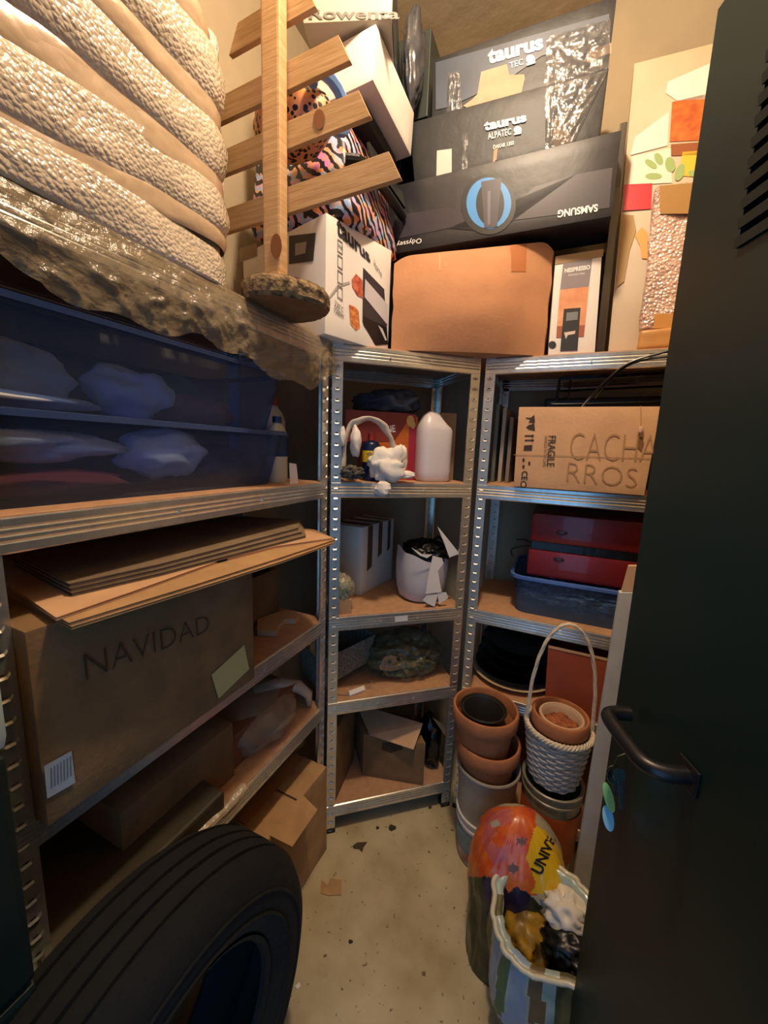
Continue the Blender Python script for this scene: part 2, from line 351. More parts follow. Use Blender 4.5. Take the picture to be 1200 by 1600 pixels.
def unit(label, O, a, b, Wd, D, levels, H=1.81, feet=True):
    t = thing('shelving_unit', O, label, 'shelves', 'galvanised shelving units'); out = -b
    for (s, e, da, db) in ((0, 0, a, b), (Wd, 0, -a, b), (0, D, a, -b), (Wd, D, -a, -b)):
        c = O+a*s+b*e; p = post_mesh(c, da, db, H).build('post', GALV, t)
        if feet:
            f = G(); f.obox(c-da*.002-db*.002, da*.038, db*.038, V((0, 0, .018))); f.build('foot_cap', BLACKP, p if False else t)
    for z in levels:
        ribbed_beam(O+a*.003+out*.0012, a, out, Wd-.006, z).build('front_beam', GALV, t)
        ribbed_beam(O+b*D+a*.003, a, b, Wd-.006, z).build('rear_beam', GALV, t)
        for s, o2 in ((0, -a), (Wd, a)): ribbed_beam(O+a*s-o2*.002+b*.003, b, o2, D-.006, z).build('side_beam', GALV, t)
        G().obox(O+a*.004+b*.003+V((0, 0, z-.006)), a*(Wd-.008), b*(D-.006), V((0, 0, .008))).build('shelf_board', MDF, t)
    return t
LV = [.12, .555, .885, 1.362, 1.797]; EX, EY, EZ = V((1, 0, 0)), V((0, 1, 0)), V((0, 0, 1))
unit('galvanised shelving unit along the left wall, holding the blue tubs', V((-.69, .217, 0)), EY, -EX, .857, .40, LV[1:])
CORNER = unit('galvanised corner shelving unit set at an angle between the other two', P1, U, N, (P2-P1).length, .36, LV)
unit('galvanised shelving unit on the right, partly behind the open door', V((-.268, 1.416, 0)), EX, EY, .90, .40, LV)
# small paper price sticker on the corner unit's third beam
Z2, Z3, Z4, Z5, ZT = LV[3]+.002, LV[2]+.002, LV[1]+.002, LV[0]+.002, LV[4]+.002
decal(CORNER, 'paper_sticker', [atP(x, y, PM(-.0016)) for x, y in ((617, 972), (637, 970), (637, 961), (617, 963))], WHITED, .001)
# ---------------------------------------------------------------- carton builder
def carton(name, pts8, m, parent, bevel=.002, rough=.0012, rf=6, cuts=5):
    return G().hexa(pts8).build(name, m, parent, bevel=bevel, cuts=cuts, rough=rough, rfreq=rf, smooth=True, ang=30)
def fbox(face, depth): # face bl br tr tl, depth vector -> 8 pts
    bl, br, tr, tl = [V(p) for p in face]; return [bl, br, br+depth, bl+depth, tl, tr, tr+depth, tl+depth]
def abox(x0, y0, z0, x1, y1, z1): return fbox([V((x0, y0, z0)), V((x1, y0, z0)), V((x1, y0, z1)), V((x0, y0, z1))], V((0, y1-y0, 0)))
def mbox(a0, b0, z0, a1, b1, z1): return fbox([M2(a0, b0, z0), M2(a1, b0, z0), M2(a1, b0, z1), M2(a0, b0, z1)], N*(b1-b0))
# ================================================================ TOP OF THE LEFT UNIT
# --- big bundle in bubble film
t = thing('bubble_wrapped_bundle', (-.86, .35, ZT), 'huge pale bundle wound in bands of bubble film on top of the left shelves', 'package')
BUB = bubble_mat('bubble_film', 'd9c8ae', 150, .55); SMO = bubble_mat('stretched_film', 'c6a987', 50, .2, .3)
def bundle_fn(z0, z1, y1, bulge, seed, slope):
    x0, xb, ya = -.682, -1.10, .0
    path = [V((xb, ya)), V((x0, ya)), V((x0, y1-.05)), V((x0-.02, y1-.012)), V((x0-.06, y1)), V((xb, y1)), V((xb, ya))]
    L = [0]
    for i in range(len(path)-1): L.append(L[-1]+(path[i+1]-path[i]).length)
    def fn(u, v):
        s = u*L[-1]; i = 0
        while i < len(path)-2 and s > L[i+1]: i += 1
        k = (s-L[i])/(L[i+1]-L[i]); p = path[i].lerp(path[i+1], k); c = V((-.89, .35)); z = z0+(z1-z0)*v
        o = (p-c).normalized(); b = bulge*math.sin(math.pi*v)**.6
        nz = noise.fractal(V((p.x*5, p.y*5, z*14+seed)), 1, 2, 3)*.006
        p = p+o*(b+nz); zz = z+slope*(p.y-.35)+noise.noise(V((p.y*4, p.x*4, seed*2.)))*.022
        return V((p.x, p.y, max(zz, ZT+.001)))
    return fn
g = G(); g.box((-1.09, .01, ZT), (-.695, .665, 2.14)); g.hexa([V(p) for p in ((-1.09, .01, 2.13), (-.695, .01, 2.13), (-.695, .660, 2.13), (-1.09, .660, 2.13), (-1.09, .01, 2.62), (-.695, .01, 2.62), (-.695, .47, 2.62), (-1.09, .47, 2.62))]); g.build('wrapped_core', mat('wrapped_wood', 'cfa878', .6, var=.1), t, bevel=.02)
bz = [(1.80, 1.862, BUB, .004), (1.855, 1.900, SMO, 0), (1.893, 1.965, BUB, .007), (1.955, 2.015, SMO, .002), (2.005, 2.085, BUB, .010), (2.075, 2.13, SMO, .003), (2.12, 2.20, BUB, .013), (2.19, 2.25, SMO, .005), (2.24, 2.36, BUB, .020), (2.34, 2.42, SMO, .012), (2.41, 2.55, BUB, .018), (2.53, 2.64, SMO, .01)]
for i, (a, b, m, bl) in enumerate(bz):
    if m is BUB: a, b = a-.010, b+.012
    G().grid(bundle_fn(a, b, .685-.42*max(0, (a+b)/2-2.15), bl+.004, i, .055 if a > 1.81 else .0), 150, 10).build('bubble_film_band' if m is BUB else 'stretched_film_band', m, t, smooth=True, ang=0)
# --- smaller wrapped piece behind its upper corner
t = thing('bubble_wrapped_parcel', (-.93, .84, ZT), 'small grey bubble film parcel standing behind the top corner of the huge bundle', 'package')
G().box((-1.02, .71, ZT), (-.81, .79, 2.40)).build('film_wrap', bubble_mat('grey_bubble_film', 'c9c2b2', 100, .8), t, bevel=.02, cuts=8, rough=.012, rfreq=12, smooth=True, ang=0)
G().tube([(-.88, .75, 2.39), (-.88, .75, 2.43), (-.87, .75, 2.45)], [.022, .024, .018], 12).build('dark_knob', BLACKP, t, smooth=True)
# --- clear sheeting hanging from the top shelf
def sheet(u, v):
    y = .275+.795*u; drop = .125+.035*u+.012*math.sin(u*9+1)+.008*math.sin(u*31)+.006*noise.noise(V((u*9, 0, 7)))
    if u < .10: drop *= .75+2.5*u
    if u > .85: drop *= 1-(u-.85)*2.2
    nz = noise.fractal(V((u*9+v*2, v*2.2-u*4, 3)), 1, 2, 4); rd = 1-abs(noise.noise(V((u*13-v*2.5, v*2.6+u*9, 8))))*5
    if v < .18: k = v/.18; return V((-.80+.118*k+.002, y, ZT+.006+.004*abs(noise.noise(V((u*20, k*4, 1))))))
    k = (v-.18)/.82; return V((-.682+.012*math.sin(k*2.6)+.008*abs(nz)*min(1, 3*k)+.009*max(0, rd)**3*min(1, 3*k)+.006*k, y+.02*k*math.sin(u*7), ZT+.004-drop*k))
PLAS = film('clear_polythene', '9c8c70', .50, .16, .7, 55, 1.0)
tag(G().grid(sheet, 140, 26).build('plastic_sheet', PLAS, smooth=True, ang=0), 'crumpled clear polythene sheet draped over the left unit\'s top edge above the tubs', 'plastic sheet')
# --- flat wooden tree on a log slice
t = thing('wooden_slat_tree', (-.68, .80, ZT), 'wooden slat tree decoration on a bark edged log slice on the top shelf', 'decoration')
LC = V((-.652, .815, ZT+.004))
def barkfn(w, j): return 1+.05*math.sin(3*w+.5)+.03*noise.noise(V((math.cos(w)*9, math.sin(w)*9, j*.9)))+.02*noise.noise(V((math.cos(w)*28, math.sin(w)*28, j*2)))
g = G(); g.lathe([(.096, .0), (.103, .008), (.102, .018), (.104, .028), (.100, .040), (.094, .046)], LC, 110, fn=barkfn)
bark = mat('bark', '9a7f58', .95, col2='3f2f1f', vs=55, bump=1, bs=70); g.build('bark', bark, t, smooth=True, ang=40)
g = G(); g.lathe([(.0001, .0005), (.097, .0005)], LC, 110, fn=lambda w, j: barkfn(w, 0)); g.lathe([(.0001, .0455), (.095, .0455)], LC, 110, fn=lambda w, j: barkfn(w, 5)); g.build('cut_face', mat('sawn_log', '7e6040', .85, var=.15, vs=25), t)
tr0, tr1 = V((-.671, .793, LC.z+.045)), V((-.668, .790, 2.62))
g = G(); g.obox(tr0-EX*.03, EX*.052, EY*.030, tr1-tr0); g.build('trunk', PINE, t, bevel=.006, cuts=6, rough=.002, rf=7) if False else g.build('trunk', PINE, t, bevel=.006)
PL_TR = PY(.7905)
pd(t, 'knot', PL_TR, [(432+9*math.cos(a), 385+20*math.sin(a)) for a in [i*math.pi/7 for i in range(14)]], KNOT, .0012)
g = G(); fb = atP(427, 428, PY(.786)); g.hexa([fb+V((-.03, 0, -.028)), fb+V((.03, 0, -.028)), fb+V((.03, .006, -.028)), fb+V((-.03, .006, -.028)), fb+V((-.012, .003, .008)), fb+V((.012, .003, .008)), fb+V((.012, .006, .008)), fb+V((-.012, .006, .008))]); g.build('foot_wedge', PINE, t)
for (zl, hw, xc) in ((2.022, .325, -.685), (2.157, .250, -.685), (2.275, .198, -.685), (2.405, .125, -.70)):
    h = .056; tilt = .012; y0, y1 = .824, .836; cut = .030; x0, x1 = xc-hw, xc+hw
    zs = lambda x: zl+tilt*(x-xc)/.35
    g = G(); g.hexa([(x0, y0, zs(x0)), (x1, y0, zs(x1)), (x1, y1, zs(x1)), (x0, y1, zs(x0)), (x0+cut, y0, zs(x0)+h), (x1-cut, y0, zs(x1)+h), (x1-cut, y1, zs(x1)+h), (x0+cut, y1, zs(x0)+h)])
    g.build('slat', PINEH, t, bevel=.001)
pd(t, 'knot', PY(.8235), [(499+9*math.cos(a), 187+16*math.sin(a)) for a in [i*math.pi/7 for i in range(14)]], KNOT)
# ================================================================ TOP OF THE CORNER UNIT
# --- oven carton
t = thing('oven_carton', (-.7, 1.12, ZT), 'white electric oven carton with printed oven picture behind the log slice', 'box')
A = V((-.655, .996, ZT)); B = A+V((.087, .252, 0)); hh = V((0, 0, .315)); back = V((-.40, .10, 0))
carton('carton', [A, B, B+back, A+back, A+hh, B+hh, B+back+hh, A+back+hh], WHITE, t, rough=.0006)
PR = pl3(A, B, A+hh); PF = pl3(A, A+back, A+hh)
pd(t, 'shaded_side_print', PF, [(452, 369), (494, 364), (490, 408), (452, 413)], mat('photo_dark_grey', '2d2a2b', .5))
pd(t, 'side_print_glow', PF, [(462, 381), (480, 378), (478, 396), (462, 400)], mat('photo_pale_glow', '9a948c', .5), .002)
pd(t, 'side_print_mark', PF, [(375, 388), (402, 380), (402, 400), (375, 410)], mat('photo_faint_brown', '8f7a5c', .6))
ptext(t, 'printed_brand', 'taurus', PR, [(525, 366), (579, 412), (575, 394), (526, 338)], mat('brand_dark_grey', '2e2c2f', .5), bold=.03)
ptext(t, 'printed_rating', '230°C', PR, [(522, 478), (536, 489), (536, 481), (523, 469)], INKB)
ptext(t, 'printed_rating', '1500W', PR, [(522, 488), (537, 500), (537, 492), (522, 479)], INKB)
for k, s_ in enumerate(('30L', '', '', '')):
    y = 373+k*24
    for p in ([(527, y), (535, y+6), (535, y+8), (527, y+2)], [(527, y+18), (535, y+24), (535, y+26), (527, y+20)], [(527, y), (528, y+1), (528, y+19), (527, y+18)], [(534, y+5), (535, y+6), (535, y+24), (534, y+23)]): pd(t, 'icon_frame', PR, p, INKG)
ptext(t, 'printed_capacity', '30L', PR, [(528, 386), (535, 392), (535, 386), (528, 380)], INKB)
OVD = mat('printed_oven_dark', '39343a', .35); OVG = mat('printed_oven_glass', 'c9c3c6', .3); OVB = mat('printed_oven_black', '1b191b', .35)
pd(t, 'printed_oven', PR, [(567, 418), (600, 452), (606, 538), (586, 540), (566, 503)], OVD, .001)
pd(t, 'printed_oven_window', PR, [(570, 436), (605, 476), (605, 508), (569, 464)], OVG, .0018)
pd(t, 'printed_oven_base', PR, [(568, 494), (604, 512), (605, 538), (588, 540), (567, 507)], OVB, .0018)
pd(t, 'printed_oven_gleam', PR, [(590, 508), (597, 514), (604, 532), (601, 532)], OVG, .0024)
FOOD1 = mat('printed_salmon', 'd8775a', .5, col2='9c3f2d', vs=90); FOOD2 = mat('printed_bread', 'dc9a58', .5, col2='b0512c', vs=90)
pd(t, 'printed_food', PR, [(549, 437), (556, 428), (566, 438), (567, 466), (558, 462), (550, 448)], FOOD1, .0012)
pd(t, 'printed_food', PR, [(545, 476), (555, 480), (560, 486), (562, 512), (556, 517), (547, 506)], FOOD2, .0012)
pd(t, 'printed_fork', PR, [(512, 466), (528, 444), (545, 440), (547, 443), (530, 449), (513, 469)], mat('printed_grey', 'a8a29c', .5), .0012)
ptext(t, 'printed_model', 'Horno', PR, [(583, 416), (596, 434), (596, 424), (584, 405)], INKG)
# --- animal print suitcase lying on it
t = thing('patterned_suitcase', (-.75, 1.3, ZT+.315), 'soft suitcase in multicoloured animal print with black piping, resting on the oven carton', 'suitcase')
ZEB = print_mat('zebra_and_leopard_print', ['e08a4e', 'd9a0c0', '8fb7df', 'e6a25a', 'c97fb5'], 15, 7, True, 'DIAGONAL')
LEO = print_mat('leopard_print', ['e59a50', 'd98f70', 'e8ab5c'], 75, 5, False)
pts8 = [V((-.97, 1.02, 2.115)), V((-.585, 1.02, 2.115)), V((-.572, 1.345, 2.115)), V((-.97, 1.345, 2.115)), V((-.97, 1.05, 2.405)), V((-.64, 1.05, 2.405)), V((-.63, 1.345, 2.405)), V((-.97, 1.345, 2.405))]
G().hexa(pts8).build('body', ZEB, t, bevel=.045, cuts=3, rough=.01, rfreq=5, smooth=True, ang=0)
g = G(); g.tube([(-.62, 1.035, 2.26), (-.590, 1.05, 2.26), (-.578, 1.08, 2.262), (-.572, 1.25, 2.262), (-.572, 1.34, 2.262)], .014, 10); g.build('piping', BLACKP, t, smooth=True)
g = G(); g.hexa([V(q) for q in ((-.578, 1.1, 2.285), (-.568, 1.1, 2.285), (-.562, 1.34, 2.285), (-.572, 1.34, 2.285), (-.592, 1.1, 2.335), (-.582, 1.1, 2.335), (-.574, 1.34, 2.335), (-.584, 1.34, 2.335))]); g.build('black_strap', BLACKP, t, bevel=.002)
g = blob((-.70, .93, 2.29), (.10, .07, .055), 3, .15, 1.5, flat=None); 
cu = thing('patterned_cushion', (-.72, .95, 2.115), 'rolled leopard print cushion with blue piping behind the slat tree', 'cushion')
blob((-.715, .935, 2.300), (.11, .075, .075), 3, .12, 1.3).build('roll', LEO, cu, smooth=True, ang=0)
g = G(); g.tube([(-.60+.012*math.cos(a), .925+.06*math.cos(a), 2.31+.05*math.sin(a)) for a in [i*math.pi/8 for i in range(-5, 9)]], .014, 8); g.build('blue_piping', mat('blue_satin', '6f93c9', .4), cu, smooth=True)
# --- white carton on the suitcase
t = thing('white_carton', (-.7, 1.2, 2.41), 'plain white carton lying on the animal print suitcase', 'box')
A = V((-.557, 1.065, 2.45)); carton('carton', fbox([A+V((-.40, .03, 0)), A, A+V((.004, 0, .125)), A+V((-.40, .03, .125))], V((0, .29, 0))), WHITED, t)
pd(t, 'lid_seam', (EY, 1.065), [(500, 60), (588, 47), (588, 48), (500, 61)], INKG, .003) if False else None
g = G(); g.box((-.93, 1.10, 2.408), (-.60, 1.34, 2.447)); tag(g.build('folded_blanket', mat('dark_fabric', '2a2724', .9), rough=.004, cuts=3, bevel=.012, smooth=True), 'dark folded blanket between the patterned suitcase and the white carton', 'blanket')
# --- grey appliance carton, tilted on top
t = thing('appliance_carton', (-.70, 1.25, 2.58), 'pale grey appliance carton with dark lettering, highest of the cartons behind the slat tree', 'box')
a_ = V((math.cos(.35), math.sin(.35), 0)); bl = atP(474, 36, PY(1.16)); bl.z = 2.60; q = ray(474, 36); bl = CAM+q*((2.585-CAM.z)/q.z)
q = ray(641, 46); br_ = bl+a_*.235
bk = V((-math.sin(.35), math.cos(.35), 0))*.42
carton('carton', fbox([bl, br_, br_+V((.0, 0, .17)), bl+V((-.02, 0, .17))], bk), mat('pale_grey_carton', 'a8a18f', .6), t)
PAC = pl3(bl, br_, bl+V((-.02, 0, .17)))
ptext(t, 'printed_brand', 'Rowenta', PAC, [(483, 31), (624, 31), (624, 15), (483, 14)], INKG, bold=.02)
PAS = pl3(br_, br_+bk, br_+V((0, 0, .17)))
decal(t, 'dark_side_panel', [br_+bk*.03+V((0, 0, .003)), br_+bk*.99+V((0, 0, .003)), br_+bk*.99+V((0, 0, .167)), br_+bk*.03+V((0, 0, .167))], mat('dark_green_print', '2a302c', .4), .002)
# --- black plastic sack beside
g = blob((-.562, 1.350, 2.72), (.034, .045, .14), 7, .25, 2.2); tag(g.build('black_sack', mat('black_polythene', '3a3b40', .22, spec=.9, bump=.4, bs=22), smooth=True, ang=0), 'crinkled black plastic sack squeezed beside the appliance carton', 'sack')
g = G(); g.hexa([V(p) for p in ((-.70, 1.42, ZT+.001), (-.655, 1.42, ZT+.001), (-.655, 1.82, ZT+.001), (-.70, 1.82, ZT+.001), (-.66, 1.37, 2.60), (-.592, 1.37, 2.60), (-.592, 1.82, 2.60), (-.66, 1.82, 2.60))]); tag(g.build('dark_folder', BLACKM, bevel=.006), 'dark board standing between the cartons behind the big black cartons', 'board')
tag(G().hexa(abox(-.66, 1.42, 2.605, -.53, 1.82, 2.86)).build('dark_green_carton', mat('dark_green_card', '2a302c', .5, var=.1, vs=8), bevel=.003), 'dark green carton behind the black plastic sack near the ceiling', 'box')
# ================================================================ TOP OF THE RIGHT UNIT
# --- bulging brown carton
t = thing('bulging_carton', (-.35, 1.5, ZT), 'big plain orange brown carton bulging under the black cartons', 'box')
K = V((-.545, 1.222, ZT)); K2 = V((-.085, 1.435, ZT)); top = 2.152
def bulge(u, v):
    s = u; p = K.lerp(K2, s)
    w = .050*math.sin(math.pi*min(1, s*1.0))*math.sin(math.pi*(.08+.92*v)); o = V((.42, -.90, 0)); p = p+o*w*.9
    tz = 2.083+.066*u-.02*(max(0, .12-u)/.12)**2-.03*(max(0, u-.90)/.10)**2; p.z = ZT+.001+(tz-ZT-.002)*v; p += V((.006*noise.noise(V((u*5, v*5, 1))), 0, 0)); return p
g = G(); nu, nv = 40, 30; g.grid(bulge, nu, nv)
dep = V((-.12, .34, 0)); dep2 = V((0, .32, 0))
g.grid(lambda u, v: bulge(u, 1).lerp(bulge(u, 1)+(dep*(1-u)+dep2*u), v), 10, 3); g.grid(lambda u, v: bulge(u, 0).lerp(bulge(u, 0)+(dep*(1-u)+dep2*u), v), 10, 3)
g.grid(lambda u, v: bulge(0, v)+dep*u, 4, 8); g.grid(lambda u, v: bulge(1, v)+dep2*u, 4, 8); g.grid(lambda u, v: bulge(u, v)+(dep*(1-u)+dep2*u), 10, 8)
g.build('carton', CARDO, t, smooth=True, ang=40)
def onb(px, py):  # nearest bulge point for a pixel
    best = None
    for i in range(41):
        for j in range(31):
            p = bulge(i/40, j/30); x, y = project(p); d = (x-px)**2+(y-py)**2
            if best is None or d < best[0]: best = (d, i/40, j/30)
    return best[1], best[2]
u0, v0 = onb(799, 425); u1, v1 = onb(822, 378)
g = G(); g.grid(lambda u, v: bulge(u0+(u1-u0)*u, v0+(v1-v0)*v)+V((.3, -.95, 0)).normalized()*.0012, 4, 6); g.build('packing_tape', mat('brown_tape', 'a9683f', .4), t)
u0, v0 = onb(688, 398); g = G(); g.grid(lambda u, v: bulge(u0+.006*u, .80+.185*v)+V((.3, -.95, 0)).normalized()*.0015, 2, 6); g.build('pale_crease', mat('worn_card', 'dca070', .8), t)
# --- monitor carton
t = thing('monitor_carton', (-.3, 1.5, 2.15), 'black gaming monitor carton printed upside down with a blue ring', 'box')
A = V((-.600, 1.352, 2.156)); B = V((.064, 1.368, 2.156)); hs = V((0, .0, .215))
A2 = A
carton('carton', fbox([A2, B, B+hs, A2+hs], V((-.0, .155, 0))), BLACKM, t, rough=.0005)
PS = pl3(A2, B, A2+hs); GP = mat('dark_violet_grey_print', '312d37', .38); BL_ = mat('blue_ring_print', '3f86c8', .4); BLD = mat('navy_black_print', '0f1016', .4)
pd(t, 'printed_panel', PS, [(613, 375), (700, 357), (740, 360), (790, 346), (952, 325), (957, 262), (900, 273), (835, 292), (815, 310), (795, 350), (760, 362), (735, 352), (718, 330), (700, 324), (617, 337)], GP, .001)
def ring(cx, cy, rx, ry, n=36): return [(cx+rx*math.cos(2*math.pi*i/n), cy+ry*math.sin(2*math.pi*i/n)) for i in range(n)]
pd(t, 'printed_disc', PS, ring(763, 320, 43, 47), BLD, .0016); pd(t, 'printed_blue_ring', PS, ring(764, 318, 35, 40), BL_, .0022); pd(t, 'printed_stand_disc', PS, ring(766, 319, 22, 34), BLD, .0028)
pd(t, 'printed_stand', PS, [(752, 285), (784, 279), (777, 355), (757, 357)], mat('stand_grey_print', '3b3944', .4), .0034)
pd(t, 'printed_stand_edge', PS, [(762, 300), (767, 299), (766, 352), (762, 352)], mat('stand_pale_print', '5e5c68', .4), .0038)
ptext(t, 'printed_brand', 'SAMSUNG', PS, [(934, 319), (872, 329), (871, 341), (934, 331)], WHT, bold=.03)
ptext(t, 'printed_series', 'Odyssey', PS, [(659, 370), (620, 377), (620, 387), (659, 380)], WHT)
# --- two heater cartons: one black carton with a lid-like lower tray
t = thing('black_appliance_carton', (-.25, 1.5, 2.37), 'tall glossy black appliance carton with torn tape, topmost of the black cartons', 'box')
A = V((-.555, 1.366, 2.376)); B = V((.012, 1.386, 2.376))
def quadpts(P, pix): return [atP(x, y, P) for x, y in pix]
PL_ = pl3(A, B, A+EZ); q4 = quadpts(PL_, ((648, 293), (934, 224), (951, 106), (640, 192)))
carton('lower_tray', fbox(q4, V((0, .36, 0))), BLACKC, t, rough=.001)
PU = pl3(A+V((0, .018, 0)), B+V((0, .018, 0)), A+V((0, .018, 1))); q4u = quadpts(PU, ((674, 192), (949, 112), (964, -8), (677, 93)))
carton('upper_carton', fbox(q4u, V((0, .33, 0))), BLACKC, t, rough=.001)
NAVY = mat('slate_blue_print', '3a4250', .45, var=.15, vs=8)
pd(t, 'slate_print_band', PU, [(681, 98), (952, 22), (952, 52), (846, 88), (800, 120), (740, 150), (700, 168), (681, 172)], NAVY, .0012)
TORN = mat('torn_kraft', 'a88e76', .85, var=.08)
pd(t, 'torn_patch', PU, [(724, 166), (738, 156), (746, 148), (752, 113), (792, 101), (796, 118), (819, 117), (820, 124), (815, 146), (760, 163), (730, 169)], TORN, .002)
pd(t, 'torn_patch', PU, [(924, 78), (955, 68), (955, 84), (936, 90), (926, 99), (916, 98)], TORN, .002)
ptext(t, 'printed_brand', 'taurus', PU, [(763, 102), (849, 78), (848, 56), (762, 80)], WHT, .003, .04)
ptext(t, 'printed_range', 'TEC', PU, [(797, 108), (818, 102), (817, 93), (796, 99)], WHT, .003)
ptext(t, 'printed_brand', 'taurus', PL_, [(757, 206), (823, 191), (822, 178), (756, 192)], WHT, .003, .04)
ptext(t, 'printed_range', 'ALPATEC', PL_, [(763, 219), (799, 211), (799, 201), (762, 209)], WHT, .003)
ptext(t, 'printed_model', 'DAKAR 1300', PL_, [(771, 234), (803, 227), (803, 221), (771, 228)], WHT, .003)
pd(t, 'logo_dot', PU, ring(829, 94, 7, 7, 16), WHT, .003); pd(t, 'logo_base', PU, [(822, 101), (837, 97), (836, 100), (824, 104)], WHT, .003)
pd(t, 'logo_dot', PL_, ring(809, 204, 6, 6, 16), WHT, .003); pd(t, 'logo_base', PL_, [(803, 210), (815, 207), (814, 210), (804, 212)], WHT, .003)
pd(t, 'torn_patch', PL_, [(683, 236), (706, 233), (706, 273), (682, 277)], mat('torn_grey_paper', 'b9b2aa', .8), .002)
pd(t, 'torn_patch', PL_, [(866, 186), (877, 184), (884, 200), (894, 218), (893, 229), (864, 235)], TORN, .002)
pd(t, 'torn_patch', PL_, [(772, 235), (778, 232), (776, 250), (770, 256)], TORN, .002)
CRK = mat('crinkled_clear_tape', '8f918e', .1, bump=1.0, bs=28, spec=1, coat=1, var=.5, vs=30)
g = G()
def crk(pl, pix, name='crinkled_tape'):
    P = quadpts(pl, pix); n = pl[0] if pl[0].dot(CAM-P[0]) > 0 else -pl[0]
    G().grid(lambda u, v: (P[0].lerp(P[1], u)).lerp(P[3].lerp(P[2], u), v)+n*(.003+.008*abs(noise.noise(V((u*9, v*7, 5))))*min(1, 8*u*(1-u))), 26, 26).build(name, CRTM, t, smooth=True, ang=0)
CRTM = film('crinkled_clear_tape_film', '55565a', .55, .08, 1.0, 24, 1.0)
crk(PU, ((850, 138), (952, 110), (954, 30), (855, 60))); crk(PL_, ((852, 258), (885, 248), (950, 110), (852, 140))); crk(PU, ((698, 178), (722, 172), (718, 112), (700, 116))); crk(PL_, ((722, 268), (731, 265), (731, 208), (723, 212)))
# --- coffee machine carton
t = thing('coffee_machine_carton', (-.01, 1.5, ZT), 'slim white coffee machine carton with orange sky picture beside the bulging carton', 'box')
A = V((-.070, 1.428, ZT)); B = V((.066, 1.450, ZT)); PN = pl3(A, B, A+EZ); q4 = quadpts(PN, ((857, 549), (930, 548), (941, 390), (868, 403))); q4[0].z = q4[1].z = ZT
carton('carton', fbox(q4, V((-.01, .12, 0))), WHITE, t, rough=.0004)
PHA = mat('printed_dusk_grey', '8b8285', .5); PHB = mat('printed_orange_sky', 'd68f66', .5, col2='e9ab80', vs=22); PHC = mat('printed_horizon_brown', 'a5604a', .5); MCH = mat('printed_machine', '3a3a3c', .35)
pd(t, 'flap_shadow_strip', PN, [(867, 414), (942, 401), (943, 389), (868, 401)], mat('kraft_lid', 'a1845c', .7), .0012)  # shadow along the carton's top, painted as a tan strip
pd(t, 'printed_photo', PN, [(875, 453), (920, 448), (925, 405), (880, 412)], PHA); pd(t, 'printed_photo', PN, [(870, 510), (914, 508), (920, 448), (875, 453)], PHB); pd(t, 'printed_photo', PN, [(869, 528), (912, 526), (914, 508), (870, 510)], PHC)
pd(t, 'printed_machine', PN, [(875, 549), (902, 548), (907, 481), (881, 483)], MCH, .002); pd(t, 'printed_machine_glass', PN, [(884, 502), (902, 500), (903, 487), (885, 489)], mat('printed_grey_glass', '7d8284', .4), .0026)
pd(t, 'printed_cup', PN, [(884, 530), (887, 524), (898, 522), (899, 517), (881, 520)], mat('printed_cup', 'd7c4b8', .4), .0026)
ptext(t, 'printed_brand', 'NESPRESSO', PN, [(882, 427), (922, 421), (922, 414), (882, 420)], WHT, .002, .04); ptext(t, 'printed_name', 'ESSENZA MINI', PN, [(888, 432), (913, 429), (913, 426), (888, 429)], WHT, .002)
pd(t, 'printed_dot', PN, ring(863, 539, 6, 6, 16), MCH)
# --- black box on its side behind, tall dark panel
tag(G().box((-.10, 1.56, ZT), (.09, 1.80, 2.145)).build('black_box', BLACKM, bevel=.004), 'dark blue black box behind the slim white coffee machine carton', 'box')
tag(G().hexa([V(p) for p in ((.068, 1.475, ZT), (.093, 1.475, ZT), (.105, 1.80, ZT), (.07, 1.80, ZT), (.062, 1.475, 2.46), (.082, 1.475, 2.46), (.09, 1.80, 2.46), (.066, 1.80, 2.46))]).build('tall_gloss_board', mat('dark_brown_gloss_panel', '2c231b', .25, var=.3, vs=6, coat=.5), bevel=.002), 'tall thin dark glossy panel standing between the monitor carton and the picture board', 'board')
# --- picture board
t = thing('picture_board', (.3, 1.52, ZT), 'large printed food picture leaning on the right shelf top behind the door', 'picture')
A = V((.100, 1.492, ZT)); B = V((.62, 1.492, ZT)); lean = V((-.03, .12, .88)); PB = pl3(A, B, A+lean)
q4 = quadpts(PB, ((951, 546), (1180, 546), (1262, 30), (991, 99))); hB = V((0, .022, 0)); 
for q in q4[:2]: q.z = ZT
q4 = [q4[0], q4[1], q4[2], q4[3]]
carton('board', fbox(q4, hB), mat('printed_cream', 'c8b49a', .5, col2='bda687', vs=4), t, rough=0, cuts=1)
CR = mat('printed_white', 'd6d0c6', .5, var=.03, vs=10)
pd(t, 'printed_cloth', PB, [(1044, 128), (1200, 60), (1200, 150), (1058, 158), (1040, 146)], CR); pd(t, 'printed_cloth', PB, [(992, 215), (1045, 175), (1043, 228), (985, 243)], CR); pd(t, 'printed_cloth', PB, [(987, 245), (1048, 232), (1050, 286), (983, 290)], mat('printed_plate', 'dfd3c2', .5))
pd(t, 'printed_crockery', PB, [(1050, 160), (1200, 125), (1200, 215), (1046, 222)], mat('printed_orange', 'cc6a1c', .5, col2='a84a12', vs=40)); pd(t, 'printed_crockery', PB, [(1048, 226), (1200, 215), (1200, 240), (1048, 244)], mat('printed_brown', '8a4a1c', .5)); pd(t, 'printed_fruit', PB, [(1066, 238), (1200, 228), (1200, 285), (1062, 275)], mat('printed_yellow', 'dcb32c', .5))
LF = mat('printed_leaf', '8fa868', .5)
